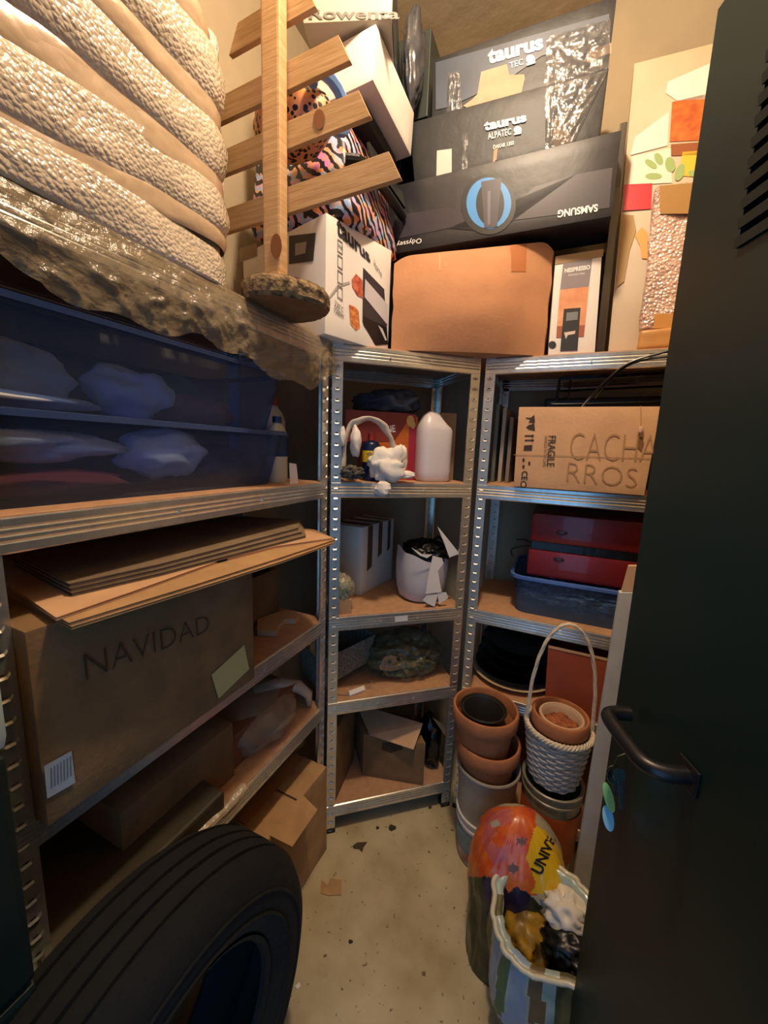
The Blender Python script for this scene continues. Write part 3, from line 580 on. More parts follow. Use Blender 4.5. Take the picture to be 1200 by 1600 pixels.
for (cx, cy, l, w_, an) in ((1017, 257, 11, 5, .6), (1029, 249, 10, 6, 1.1), (1047, 258, 12, 8, 1.4), (1021, 276, 13, 5, 0), (1062, 270, 14, 7, -1.2), (1083, 272, 8, 5, .3)):
    pd(t, 'printed_leaf', PB, [(cx+l*math.cos(a)*math.cos(an)-w_*math.sin(a)*math.sin(an), cy+l*math.cos(a)*math.sin(an)+w_*math.sin(a)*math.cos(an)) for a in [i*math.pi/8 for i in range(16)]], LF, .0022)
pd(t, 'printed_spoon', PB, [(992, 368), (1003, 355), (1012, 365), (1012, 405), (1003, 404), (1000, 385)], mat('printed_amber', 'd9a04e', .5))
pd(t, 'printed_shadow_shape', PB, [(970, 335), (990, 337), (994, 360), (984, 390), (975, 440), (963, 450)], mat('printed_tan', 'a9854a', .5))  # tan shape paints in the shadow falling on the board's left edge
pd(t, 'red_box_picture', PB, [(975, 289), (1019, 287), (1017, 327), (973, 330)], mat('printed_red', 'c8202e', .35), .002)
# --- bubble wrapped pack and kraft parcel in front of it
t = thing('bubble_wrapped_pack', (.30, 1.47, ZT), 'pinkish pack in bubble film with brown tape in front of the food picture', 'package')
PKK = PY(1.455); q4 = quadpts(PKK, ((1000, 516), (1120, 512), (1140, 278), (1024, 290)))
fb8 = fbox(q4, V((0, .03, 0))); G().hexa(fb8).build('film_wrap', bubble_mat('pink_bubble_film', 'c9a595', 110, .9), t, bevel=.008, cuts=10, rough=.006, rfreq=22, smooth=True, ang=0)
pd(t, 'brown_tape', PKK, [(1030, 292), (1130, 284), (1130, 335), (1030, 336)], mat('kraft_tape', 'a57d45', .35, coat=.5), .006); pd(t, 'brown_tape', PKK, [(1022, 492), (1110, 488), (1110, 512), (1020, 514)], mat('kraft_tape_low', 'c08a48', .4), .006)
t = thing('kraft_parcel', (.25, 1.43, ZT), 'small rounded brown paper parcel at the foot of the bubble wrapped pack', 'package')
G().hexa(abox(.178, 1.423, ZT, .42, 1.452, ZT+.058)).build('wrap', mat('brown_wrap', 'c28a4c', .4, var=.1, vs=20, coat=.4), t, bevel=.01, cuts=4, rough=.004, rfreq=14, smooth=True, ang=0)
# small white paper corner on the beam
tag(G().add([atP(x, y, PM(-.004)) for x, y in ((706, 553), (732, 557), (714, 545))], [(0, 1, 2)]).build('paper_scrap', WHITE, thick=.001), 'small white paper corner poking over the corner unit\'s top beam', 'paper')
# cable over the right unit
cb = [atP(x, y, PY(yy)) for x, y, yy in ((1100, 535, 1.38), (1035, 551, 1.385), (985, 566, 1.392), (950, 592, 1.40), (925, 618, 1.42), (906, 640, 1.405))]
tag(G().tube(smoothpath(cb, 6), .0035, 8).build('black_cable', mat('black_rubber', '0e0e10', .3), smooth=True), 'black cable hanging over the right unit\'s top beam down to the fragile carton', 'cable')
cb = [atP(x, y, PY(yy)) for x, y, yy in ((1100, 552, 1.38), (1035, 558, 1.388), (1000, 564, 1.394), (975, 575, 1.398), (945, 602, 1.41), (930, 622, 1.44))]
tag(G().tube(smoothpath(cb, 6), .003, 8).build('thin_black_cable', mat('black_rubber_thin', '0e0e10', .3), smooth=True), 'thinner black cable looping just under the thicker cable on the right unit', 'cable')
# ================================================================ SHELF TWO, LEFT: TUBS AND BOTTLES
def rrect(x0, x1, y0, y1, r, z, n=5):
    o = []
    for cx, cy, a0 in ((x1-r, y1-r, 0), (x0+r, y1-r, 90), (x0+r, y0+r, 180), (x1-r, y0+r, 270)):
        for k in range(n+1):
            a = math.radians(a0+90*k/n); o.append(V((cx+r*math.cos(a), cy+r*math.sin(a), z)))
    return o
def loft(g, rings, m=0, cap0=True, cap1=False):
    n = len(rings[0]); vs = [p for r in rings for p in r]
    fs = [(i*n+k, i*n+(k+1) % n, (i+1)*n+(k+1) % n, (i+1)*n+k) for i in range(len(rings)-1) for k in range(n)]
    if cap0: fs.append(tuple(range(n))[::-1])
    if cap1: fs.append(tuple((len(rings)-1)*n+k for k in range(n)))
    return g.add(vs, fs, m)
def tub(t, x0, x1, y0, y1, z0, z1, m, mr, tp=.03):
    rs = []
    for k in range(9):
        v = k/8; s = tp*(1-v); rs.append(rrect(x0+s, x1-s, y0+s, y1-s, .045, z0+(z1-z0)*v))
    loft(G(), rs).build('tub_wall', m, t, smooth=True)
    f = .014; g = G(); loft(g, [rrect(x0, x1, y0, y1, .045, z1-.008), rrect(x0-f, x1+f, y0-f, y1+f, .055, z1-.010), rrect(x0-f, x1+f, y0-f, y1+f, .055, z1), rrect(x0-.004, x1+.004, y0-.004, y1+.004, .047, z1+.002), rrect(x0, x1, y0, y1, .045, z1-.002)], cap0=False)
    g.build('rim', mr, t, smooth=True)
BLUEF = film('blue_translucent_plastic', 'a4b6da', .13, .2, .0, 20, .6, vary=2); BLUER = film('blue_rim_plastic', '4a6190', .6, .25, 0, 20, .6, vary=2)
t = thing('storage_tub', (-.92, .56, Z2), 'long translucent blue tub of white cloths, the lower of the two on the left unit', 'storage box', 'translucent blue tubs on the left unit'); tub(t, -1.06, -.728, .20, .925, Z2, 1.513, BLUEF, BLUER)
t = thing('storage_tub', (-.92, .56, 1.515), 'long translucent blue tub of white cloths stacked on top, just under the polythene sheet', 'storage box', 'translucent blue tubs on the left unit'); tub(t, -1.06, -.728, .20, .918, 1.5155, 1.672, BLUEF, BLUER)
CW = mat('white_linen', 'f2f4f8', .95, bump=.15, bs=30); CRD = mat('red_cloth', '8e3a34', .9); CGR = mat('teal_cloth', '2f6a66', .9); CPK = mat('pinkish_cloth', 'a0606a', .9); CDK = mat('navy_cloth', '20283a', .9)
def cloth(name, c, r, m, seed, label, flat, amp=.25, freq=1.6, cat='cloth', grp=None, rot=0): return tag(blob(c, r, seed, amp, freq, 4, flat, rot=rot).build(name, m, smooth=True, ang=0), label, cat, grp)
cloth('folded_cloth', (-.86, .27, 1.575), (.085, .16, .062), CW, 1, 'large pale folded cloth at the near end of the upper blue tub', 1.519)
cloth('folded_towel', (-.83, .30, 1.534), (.08, .17, .014), CW, 2, 'thin white towel lying under the large cloth in the upper blue tub', 1.519, .1)
cloth('crumpled_cloth', (-.855, .545, 1.568), (.072, .075, .055), CW, 5, 'crumpled white cloth in the middle of the upper blue tub', 1.519, .3, 1.3)
cloth('patterned_cloth', (-.86, .71, 1.550), (.08, .11, .042), CPK, 8, 'pinkish cloth toward the far end of the upper blue tub', 1.519, .25, 1.3)
cloth('teal_cloth', (-.91, .70, 1.58), (.06, .09, .055), CGR, 9, 'teal cloth behind the pinkish cloth in the upper blue tub', 1.519, .3)
cloth('rolled_cloth', (-.83, .33, 1.460), (.05, .17, .026), CW, 11, 'narrow white rolled cloth near the top of the lower blue tub', 1.40, .3)
cloth('red_cloth', (-.85, .36, 1.395), (.09, .15, .026), CRD, 12, 'dull red cloth at the bottom of the lower blue tub', Z2+.003, .2)
cloth('draped_cloth', (-.835, .61, 1.450), (.05, .10, .055), CW, 13, 'pale cloth slumped in the middle of the lower blue tub', Z2+.003, .28, 1.2)
cloth('navy_cloth', (-.86, .76, 1.42), (.08, .10, .045), CDK, 14, 'dark cloth at the far end of the lower blue tub', Z2+.003, .3)
# detergent bottles
def bottle(name, c, prof, m, label, cap=None, capm=None, lab=None, seg=28, sq=.62, cat='bottle'):
    t = thing(name, c, label, cat); c = V(c); g = G(); vs = []
    rings = [[c+V((r*sq*math.copysign(abs(math.cos(w))**.75, math.cos(w)), r*math.copysign(abs(math.sin(w))**.75, math.sin(w)), h)) for w in [2*math.pi*k/seg for k in range(seg)]] for r, h in prof]
    loft(g, rings, cap1=True).build('bottle_body', m, t, smooth=True, ang=50)
    if cap: g = G(); loft(g, [[c+V((cap[0]*math.cos(w), cap[0]*math.sin(w), h)) for w in [2*math.pi*k/20 for k in range(20)]] for h in (cap[1], cap[2])], cap1=True).build('cap', capm, t, smooth=True)
    return t
GRN = mat('green_detergent_plastic', '2f7a66', .35, coat=.3); PLW = mat('milky_plastic', 'c9c4ae', .4); DBL = mat('dark_blue_label', '1f3a5e', .4)
bt = bottle('detergent_jug', (-.93, 1.015, Z2), [(.058, 0), (.062, .01), (.062, .09)], GRN, 'squat green bottle with red cap behind the white card on the left unit') if False else None
t = bottle('detergent_bottle', (-.86, 1.012, Z2), [(.040, .0), (.044, .006), (.044, .085), (.044, .19), (.034, .215), (.018, .232), (.016, .240)], PLW, 'milky detergent bottle with green lower half beside the right end of the blue tubs', (.017, .238, .262), mat('red_cap', 'a03a28', .4))
g = G(); c = V((-.86, 1.012, Z2)); loft(g, [[c+V((.0452*.62*math.copysign(abs(math.cos(w))**.75, math.cos(w)), .0452*math.copysign(abs(math.sin(w))**.75, math.sin(w)), h)) for w in [2*math.pi*k/28 for k in range(28)]] for h in (.002, .082)]).build('green_label', GRN, t, smooth=True)
t = bottle('blue_label_bottle', (-.80, .958, Z2), [(.034, 0), (.036, .006), (.036, .145), (.026, .165), (.013, .18)], PLW, 'bottle with a dark blue label between the tubs and the milky detergent bottle', (.014, .18, .198), DBL)
g = G(); c = V((-.80, .958, Z2)); loft(g, [[c+V((.0372*.62*math.copysign(abs(math.cos(w))**.75, math.cos(w)), .0372*math.copysign(abs(math.sin(w))**.75, math.sin(w)), h)) for w in [2*math.pi*k/28 for k in range(28)]] for h in (.078, .150)]).build('blue_label', DBL, t, smooth=True)
tag(fold := G().add([V((-.715, .912, Z2)), V((-.718, .955, Z2)), V((-.722, .95, Z2+.058)), V((-.72, .915, Z2+.062)), V((-.75, .912, Z2)), V((-.75, .955, Z2))], [(0, 1, 2, 3), (0, 4, 5, 1)]).build('white_card', WHITE, thick=.001), 'small torn white card standing at the tubs\' right end', 'card')
# ================================================================ SHELF THREE, LEFT
t = thing('lettered_carton', (-.86, .47, Z3), 'huge brown carton with NAVIDAD written in marker under the flat cardboard sheets', 'box')
A = V((-.655, .252, Z3)); B = V((-.655, .690, Z3)); hN = .318; q8 = fbox([A, B, B+EZ*hN, A+EZ*hN], V((-.40, 0, 0)))
carton('carton', q8, CARD2, t, rough=.001); PN_ = PX(-.655)
MK = mat('faded_marker', '46331f', .85)
ptext(t, 'handwriting', 'NAVIDAD', PN_, [(133, 1062), (326, 985), (324, 960), (128, 1022)], MK, .0028, -.022)
pd(t, 'yellow_note', PN_, [(340, 1091), (388, 1045), (380, 1007), (329, 1054)], mat('yellow_green_paper', 'c4b87a', .8), .003)
pd(t, 'address_label', PN_, [(72, 1247), (116, 1222), (110, 1172), (67, 1196)], mat('bluish_white_label', 'a9b4bd', .6), .003)
for k in range(7): pd(t, 'barcode_bar', PN_, [(78+5*k, 1230-3*k), (80+5*k, 1229-3*k), (79+5*k, 1198-3*k), (77+5*k, 1199-3*k)], mat('label_ink', '6f7680', .7), .0036)
# flat cardboard sheets sticking out over it
zt = Z3+hN
def sheetpoly(pix, z, th, name, m, label, grp, wob=.003, zs=None, seed=0):
    pts = [atP(x, y, PZ(z)) for x, y in pix]; g = G(); n = len(pts)
    # corrugated sheet: liners proud, fluted core between
    for a, b, ins in ((0, .18, 0), (.18, .82, .003), (.82, 1, 0)):
        c = sum(pts, V())/n
        P = [p+(c-p).normalized()*ins for p in pts]
        g.add([p+EZ*(th*a) for p in P]+[p+EZ*(th*b) for p in P], [tuple(range(n))[::-1], tuple(range(n, 2*n))]+[(i, (i+1) % n, n+(i+1) % n, n+i) for i in range(n)])
    o = g.build(name, m, cuts=0); return tag(o, label, 'cardboard', grp)
SH = 'flat cardboard sheets on the lettered carton'
BK = lambda pts: pts
base = [(112, 982), (290, 925), (380, 893), (520, 848), (480, 820), (300, 800), (0, 850), (0, 905)]
sheetpoly([(112, 984), (300, 925), (440, 880), (522, 850), (492, 836), (300, 812), (-60, 870), (-60, 900), (0, 926)], zt+.0005, .005, 'cardboard_sheet', CARD, 'lowest of the flat tan cardboard sheets, lying directly on the huge lettered carton', SH)
sheetpoly([(108, 978), (296, 920), (430, 877), (525, 845), (492, 830), (300, 806), (-60, 860), (-60, 893), (0, 918)], zt+.0062, .005, 'cardboard_sheet', CARD, 'second flat tan cardboard sheet up, its far tip torn and frayed', SH)
sheetpoly([(88, 970), (208, 928), (340, 880), (332, 870), (300, 860), (100, 905), (-60, 855), (-60, 885), (0, 908)], zt+.012, .005, 'cardboard_sheet', CARDP, 'pale near top sheet whose edge ends beside the dark corrugated pile', SH)
sheetpoly([(355, 876), (432, 856), (520, 843), (480, 830), (400, 832), (326, 862)], zt+.012, .005, 'cardboard_sheet', CARDP, 'short pale top sheet pointing at the post of the corner unit', SH)
for i in range(3):
    o = 2*i; sheetpoly([(112-o, 932-7*i), (250, 900-7*i), (478-o*3, 840-6*i), (470, 815), (300, 805), (60, 860), (22+3*i, 884-4*i)], zt+.0178+.0072*i, .0065, 'dark_corrugated_sheet', CARDG, ('lowest grey brown corrugated sheet lying on the pale cardboard', 'middle grey brown corrugated sheet of the dark pile', 'topmost grey brown corrugated sheet under the left unit\'s second shelf')[i], 'dark corrugated sheets')
# behind on the same shelf
t = thing('shadowed_carton', (-.97, .9, Z3), 'brown carton in shadow behind the far end of the lettered carton', 'box')
carton('carton', abox(-1.075, .72, Z3, -.86, 1.035, Z3+.165), CARD2, t); 
tag(blob((-.93, .93, Z3+.20), (.10, .10, .05), 21, .3, 2, 3, Z3+.168).build('dark_bag', BLACKP, smooth=True, ang=0), 'dark bag lying on the shadowed carton', 'bag')
pts_ = [atP(x, y, PZ(Z3+.02)) for x, y in ((402, 968), (430, 957), (447, 953), (462, 955), (468, 961), (462, 967), (444, 967), (436, 975), (432, 986), (402, 985))]
g = G(); n = len(pts_); g.add(pts_+[p-EZ*.018 for p in pts_], [tuple(range(n)), tuple(range(n, 2*n))[::-1]]+[(i, (i+1) % n, n+(i+1) % n, n+i) for i in range(n)]); tag(g.build('cardboard_piece', CARDP), 'torn curled piece of cardboard on the third shelf beside the lettered carton', 'cardboard')
# ================================================================ SHELF FOUR AND FLOOR, LEFT
t = thing('taped_carton', (-.87, .5, Z4), 'brown carton on the fourth shelf of the left unit below the lettered carton', 'box')
carton('carton', abox(-1.06, .40, Z4, -.745, .70, Z4+.165), CARD2, t)
t = thing('film_wrapped_package', (-.86, .86, Z4), 'package in shiny clear film on the left unit\'s fourth shelf, film curling near the post', 'package')
RBK = mat('brown_board', '7d5238', .7, var=.1, vs=10)
carton('package_core', abox(-1.04, .71, Z4, -.76, 1.00, Z4+.105), RBK, t)
FLM = film('shiny_film', 'cbb79c', .35, .12, .9, 30, 1.0)
blob((-.87, .86, Z4+.055), (.17, .17, .068), 31, .14, 3, 4, Z4+.001).build('film_skin', FLM, t, smooth=True, ang=0)
g = G(); g.tube([(-.86, .90, Z4+.10), (-.81, .97, Z4+.105), (-.765, 1.015, Z4+.085), (-.735, 1.035, Z4+.05), (-.725, 1.03, Z4+.014)], [.02, .027, .028, .022, .012], 14, flat=.7); g.build('film_end', film('film_end', 'd9c3a8', .7, .2, .8, 50, 1.0), t, smooth=True, ang=0, rough=.006)
t = thing('film_wrapped_board', (-.8, .4, Z4), 'dark board in film with a bright crinkled edge at the fourth shelf\'s near end', 'package')
pa, pb = atP(58, 1545, PX(-.66)), atP(285, 1318, PX(-.66))
g = G(); z0, z1 = Z4, Z4+.075
G().hexa(abox(-.98, .235, z0, -.672, .60, z1)).build('panel', mat('dark_olive_board', '3c3424', .6, var=.3, vs=6), t, bevel=.008, cuts=4, rough=.004, rfreq=9)
g = G(); g.tube([V((-.672, .245+.035*k, Z4+.022+.004*math.sin(k*1.7))) for k in range(13)], .012, 8); g.build('crinkled_film_edge', mat('bright_film_edge', 'b9a58a', .15, bump=.9, bs=45, coat=1, spec=1), t, smooth=True, rough=.004, rfreq=60)
t = thing('flapped_carton', (-.8, .9, 0), 'orange brown carton with taped top flaps on the floor under the left unit', 'box')
carton('carton', fbox([V((-.655, .74, 0)), V((-.648, 1.035, 0)), V((-.66, 1.045, .335)), V((-.668, .745, .335))], V((-.26, 0, 0))), CARD, t)
PT = PZ(.336)
decal(t, 'flap_gap', [V((-.91, .886, .337)), V((-.665, .884, .337)), V((-.665, .889, .337)), V((-.91, .891, .337))], MK, .001); decal(t, 'packing_tape', [V((-.80, .75, .337)), V((-.755, .75, .337)), V((-.755, 1.04, .337)), V((-.80, 1.04, .337))], mat('tape_brown_gloss', 'b07a4c', .2, coat=.6), .0015)
g = G(); g.hexa([V(p) for p in ((-.67, .755, .336), (-.60, .77, .318), (-.60, .90, .318), (-.67, .91, .336), (-.67, .755, .340), (-.60, .77, .322), (-.60, .90, .322), (-.67, .91, .340))]); g.build('flap', CARD, t)
t = thing('flapped_carton', (-.9, .55, 0), 'second brown carton on the floor under the left unit, mostly behind the tyre', 'box')
carton('carton', abox(-1.05, .42, 0, -.70, .72, .33), CARD2, t)
# white jug cut by the left frame edge and the crate it stands on
t = thing('dark_crate', (-.64, .17, 0), 'dark crate stack at the extreme left in front of the near post', 'crate')
for z0 in (0, .36, .72): G().hexa(abox(-.665, .06, z0, -.60, .200, z0+.355)).build('crate_body', mat('dark_teal_plastic', '16221f', .5, var=.2, vs=9), t, bevel=.01)
tag(G().hexa(abox(-.655, .075, 1.077, -.600, .208, 1.197)).build('white_canister', mat('milky_canister', 'b9c4b4', .45, var=.05), bevel=.022, smooth=True), 'rounded milky white canister cut off by the left edge of the photo', 'canister')
# ================================================================ CORNER UNIT SHELVES
# shelf two
t = thing('red_orange_box', M2(.14, .21, Z2), 'red and orange cleaner box standing behind the white rags', 'box')
p8 = mbox(.14, .11, Z2, .335, .25, Z2+.235); carton('carton', p8, mat('red_orange_card', 'b4521f', .5, col2='c46a20', vs=10), t, rough=.0004); PO = pl3(p8[0], p8[1], p8[4])
pd(t, 'red_panel', PO, [(636, 752), (650, 752), (650, 648), (640, 648)], mat('crimson_print', '9c2438', .5)); pd(t, 'brown_panel', PO, [(540, 690), (615, 690), (636, 660), (640, 646), (540, 640)], mat('maroon_print', '7a2a20', .5))
ptext(t, 'printed_letters', 'NE', PO, [(604, 676), (618, 675), (617, 664), (603, 665)], WHT, .002, .02); pd(t, 'printed_fruit', PO, ring(641, 658, 6, 9, 14), mat('printed_gold', 'c49a54', .5), .002); pd(t, 'printed_fruit', PO, ring(645, 664, 4, 6, 12), mat('printed_gold2', 'c49a54', .5), .0024)
# can
cc = M2(.150, .068, Z2); t = thing('spray_can', cc, 'dark blue lubricant spray can with yellow label behind the white rags', 'can')
G().lathe([(.0005, 0), (.030, 0), (.031, .004), (.031, .125), (.026, .134), (.014, .14), (.0005, .14)], cc, 28).build('can_body', mat('navy_can', '16264a', .3, .4), t, smooth=True)
G().lathe([(.0312, .066), (.0313, .067), (.0313, .104), (.0312, .105)], cc, 40).build('yellow_label', mat('can_yellow', 'd8b62a', .4), t, smooth=True)
G().lathe([(.012, .14), (.013, .142), (.013, .165), (.0005, .166)], cc, 20).build('spray_cap', mat('red_spray_cap', 'b4301c', .4), t, smooth=True)
cdir = (CAM-cc); cdir.z = 0; cdir.normalize(); cs = V((-cdir.y, cdir.x, 0)); o_ = cc+cdir*.0325
text(t, 'can_lettering', 'WD-40', [o_-cs*.015+EZ*.088, o_+cs*.015+EZ*.088, o_+cs*.015+EZ*.099, o_-cs*.015+EZ*.099], mat('can_navy', '1a2340', .4), .001, .03)
# jug with cut spout
jc = M2(.393, .085, Z2); t = thing('white_jug', jc, 'white plastic jug with slanting cut top at the right of the corner unit', 'jug')
def jring(r, h, cut=0):
    o = []
    for k in range(36):
        w = 2*math.pi*k/36; cx, sy = math.cos(w), math.sin(w)
        p = U*(r*math.copysign(abs(cx)**.7, cx))+N*(r*.8*math.copysign(abs(sy)**.7, sy)); hh = h
        if cut: hh = h+cut*(-.75*cx-.25)*(1 if r > .02 else .3)
        o.append(jc+p+EZ*hh)
    return o
g = G(); loft(g, [jring(.058, 0), jring(.064, .008), jring(.065, .04), jring(.0645, .12), jring(.065, .185), jring(.060, .205, .010), jring(.045, .228, .022), jring(.028, .245, .018), jring(.015, .252, .012)], cap1=True); g.build('jug_body', mat('milky_white_plastic', 'cfc7c8', .35, bump=.05, bs=25), t, smooth=True, ang=0)
# carton & dark bag behind
t = thing('kraft_box', M2(.36, .2, Z2), 'plain brown box behind the white jug, its side printed', 'box'); carton('carton', mbox(.445, .15, Z2, .512, .26, Z2+.26), CARD, t); 
tag(blob(M2(.24, .20, Z2+.285), (.13, .07, .05), 41, .3, 2, 4).build('grey_bag', mat('slate_bag', '3b4046', .5), smooth=True, ang=0), 'slate grey plastic bag resting on top of the red and orange box', 'bag')
# rags
t = thing('white_rags', M2(.1, .02, Z2), 'bundle of crumpled white rags in front of the spray can', 'rags')
def rag(c, r, seed, amp=.3, freq=1.8, rot=0, flat=Z2+.001, nm='rag'): return blob(c, r, seed, amp, freq, 4, flat, rot=rot).build(nm, CLOTH, t, smooth=True, ang=0)
rag(atP(606, 728, PM(.012)), (.066, .040, .056), 51, .5, 1.5, .6); rag(atP(556, 690, PM(.015)), (.018, .030, .052), 52, .25, 1.1, .6); rag(atP(536, 682, PM(.0)), (.009, .014, .032), 53, .2, 1.2); rag(atP(634, 742, PM(.0)), (.036, .02, .014), 54, .3, 1.3, .4)
rag(atP(628, 715, PM(.02)), (.020, .02, .042), 55, .25, 1.3)
arch = [atP(x, y, PM(.03)) for x, y in ((534, 745), (536, 715), (545, 670), (560, 657), (578, 655), (596, 662), (608, 680), (617, 705), (626, 730))]
G().tube(smoothpath(arch, 5), [.013+.007*math.sin(i*.55)*.5 for i in range(41)], 12, flat=.5).build('rag_loop', mat('beige_cotton', 'bcb0a2', .9, bump=.2, bs=40), t, smooth=True, ang=0, rough=.006, rfreq=28)
blob(atP(549, 738, PM(-.005)), (.040, .022, .020), 58, .7, 3, 4, Z2+.001, True).build('dark_twisted_rag', mat('grey_olive_cloth', '6a6152', .8, col2='332d26', vs=60), t, smooth=True, ang=0)
# paper cup shape hanging over beam
t = thing('crumpled_paper', atP(598, 768, PM(-.01)), 'crumpled white paper cone hanging over the corner unit\'s second beam', 'paper')
pc = atP(598, 765, PM(-.020)); g = G(); g.lathe([(.012, .028), (.022, .020), (.026, .004), (.022, -.012), (.012, -.022), (.002, -.024)], pc, 14, fn=lambda w, j: 1+.22*math.sin(3*w+j)); g.build('paper_cone', CLOTH, t, rough=.003, rfreq=40, thick=.001)
G().tube([pc+V((0, 0, .018)), pc+N*.02+V((0, 0, .040)), pc+N*.05+V((-.01, 0, .030))], [.010, .012, .008], 8, flat=.3).build('paper_twist', CLOTH, t, smooth=True)
# shelf three
t = thing('strapped_white_box', M2(.1, .2, Z3), 'tall white box with dark tape stripes at the left of the corner unit', 'box')
A = atP(563, 930, PZ(Z3)); A2_ = atP(612, 903, PZ(Z3)); d1 = (A2_-A); A3 = A+V((-.16, .005, 0)); hw_ = V((0, 0, .30)); hw_.z = .28
GW = mat('dull_white_carton', 'dad6cc', .6, var=.06, vs=6)
carton('carton', [A3, A, A2_, A3+d1, A3+hw_, A+hw_, A2_+hw_, A3+d1+hw_], GW, t); PWB = pl3(A, A2_, A+EZ)
BT = mat('brown_strap_tape', '5f4a36', .5)
for f0, f1, zl in ((.16, .30, .09), (.48, .60, .13), (.78, .88, .14)):
    a, b = A.lerp(A2_, f0), A.lerp(A2_, f1); decal(t, 'tape_stripe', [a+EZ*zl, b+EZ*(zl+.012), b+EZ*.279, a+EZ*.279], BT, .002); 
    e = (A3-A); decal(t, 'tape_stripe', [a+EZ*.2805, b+EZ*.2805, b+e+EZ*.2805, a+e+EZ*.2805], BT, .0015)
t = thing('clear_bag_bundle', atP(530, 930, PM(.06)), 'clear bag of odds and ends beside the left post of the corner unit', 'bag')
bc = M2(.048, .06, Z3+.085); blob(bc, (.048, .042, .05), 61, .4, 2.2, 4, None, True).build('clear_bag', film('clear_bag', 'b8b295', .5, .12, .9, 35, 1.0), t, smooth=True, ang=0)
blob(bc-EZ*.01, (.03, .028, .028), 62, .4, 2).build('green_contents', mat('olive_green', '6f7a2e', .7), t, smooth=True, ang=0)
carton('small_carton', mbox(.008, .02, Z3, .085, .10, Z3+.055), CARD, t)
tc = M2(.358, .130, Z3); t = thing('paper_wrapped_bucket', tc, 'round white bag like tub with torn paper rim holding black plastic', 'bucket')
WT = mat('lilac_white_plastic', 'c6c0c2', .5, var=.04, bump=.1, bs=18)
def tubr(r, h, wv=0, k=0):
    tc_ = tc+U*.035; r = r*1.06; return [tc_+U*(r*math.cos(w)*(1+.04*math.sin(3*w+k)+.02*math.sin(7*w+k)))+N*(r*.92*math.sin(w)*(1+.04*math.sin(2*w+k)))+EZ*(h+wv*math.sin(2*w+1.6)+.3*wv*math.sin(5*w)) for w in [2*math.pi*i/48 for i in range(48)]]
g = G(); loft(g, [tubr(.062, 0, 0), tubr(.082, .010, 0, .3), tubr(.094, .05, 0, .6), tubr(.099, .10, .002, .8), tubr(.100, .15, .006, 1), tubr(.097, .195, .018, 1.2), tubr(.093, .193, .018, 1.2), tubr(.092, .12, .01, 1)], cap1=True); g.build('bag_wall', WT, t, smooth=True, ang=50)
blob(tc+U*.04+N*.0+EZ*.19, (.085, .078, .045), 63, .5, 2.4, 4, None, True).build('black_plastic', BLACKP, t, smooth=True, ang=0)
TRN = mat('white_paper_flap', 'e6e1da', .6)
PF_ = PM(.015)
for q in ([(683, 822), (690, 830), (718, 865), (702, 871), (694, 849)], [(642, 855), (660, 866), (676, 866), (667, 872), (656, 868)], [(660, 938), (667, 929), (684, 928), (679, 948), (668, 943)], [(683, 926), (697, 925), (700, 934), (686, 944)]):
    decal(t, 'torn_flap', [atP(x, y, PF_) for x, y in q], TRN, .001)
pd(t, 'white_drip', PM(.012), [(676, 868), (690, 872), (693, 880), (684, 892), (690, 925), (665, 928), (668, 905)], TRN, .001)
G().tube([tc+U*.06+EZ*.20, tc+U*.075+EZ*.235, tc+U*.10+N*.01+EZ*.25, tc+U*.13+EZ*.222], [.012, .014, .012, .006], 8, flat=.5).build('black_plastic_tail', BLACKP, t, smooth=True, rough=.004)
# shelf four
t = thing('grey_tray', M2(.04, .2, Z4), 'speckled grey sloping tray at the left of the corner unit\'s fourth shelf', 'tray')
A = M2(-.012, .10, Z4+.005)
q4 = [atP(x, y, PM(d_)) for x, y, d_ in ((500, 1078, .03), (574, 1034, .15), (584, 990, .17), (500, 1030, .04))]
TRM = mat('speckled_grey_plastic', '8f8878', .7, col2='5c574c', vs=120)
g = G(); bk = V((-.11, .05, 0)); g.hexa([q4[0], q4[1], q4[1]+bk, q4[0]+bk, q4[3]+V((.008, -.008, 0)), q4[2]+V((.008, -.008, 0)), q4[2]+bk*1.2, q4[3]+bk*1.2]); 
sel = g.f[1]; g.f.pop(1); g.m.pop(); g.build('tray_wall', TRM, t, thick=.004)
t = thing('clear_garden_bag', M2(.3, .15, Z4), 'wrinkled clear bag of dark garden odds on the fourth shelf of the corner unit', 'bag')
blob(M2(.345, .16, Z4+.075), (.15, .11, .085), 71, .35, 2, 5, Z4+.002, True, math.radians(40)).build('bag_skin', film('smoky_film', '8a8260', .45, .15, .9, 22, .9), t, smooth=True, ang=0)
blob(M2(.345, .18, Z4+.055), (.12, .08, .055), 72, .35, 2, 4, Z4+.003, False, math.radians(40)).build('dark_contents', mat('soil_contents', '4a3d24', .9, col2='1f1a10', vs=18), t, smooth=True, ang=0)
PWD = PM(.075); pd(t, 'wooden_offcut', PWD, [(592, 1042), (600, 1026), (610, 1023), (630, 1027), (632, 1044), (610, 1048), (594, 1046)], mat('pinkish_offcut', 'a8855f', .7), .003)
for cx, cy in ((608, 1033), (622, 1029)): pd(t, 'offcut_hole', PWD, ring(cx, cy, 3, 3.5, 10), MK, .004)
t = thing('cable_connector', atP(556, 1080, PZ(Z4)), 'small white terminal connector with wires on the fourth shelf of the corner unit', 'connector')
a, b = atP(545, 1084, PZ(Z4+.006)), atP(569, 1075, PZ(Z4+.006)); g = G()
for k in (-1, 1): g.tube([a+N*.006*k, b+N*.006*k], .0068, 10)
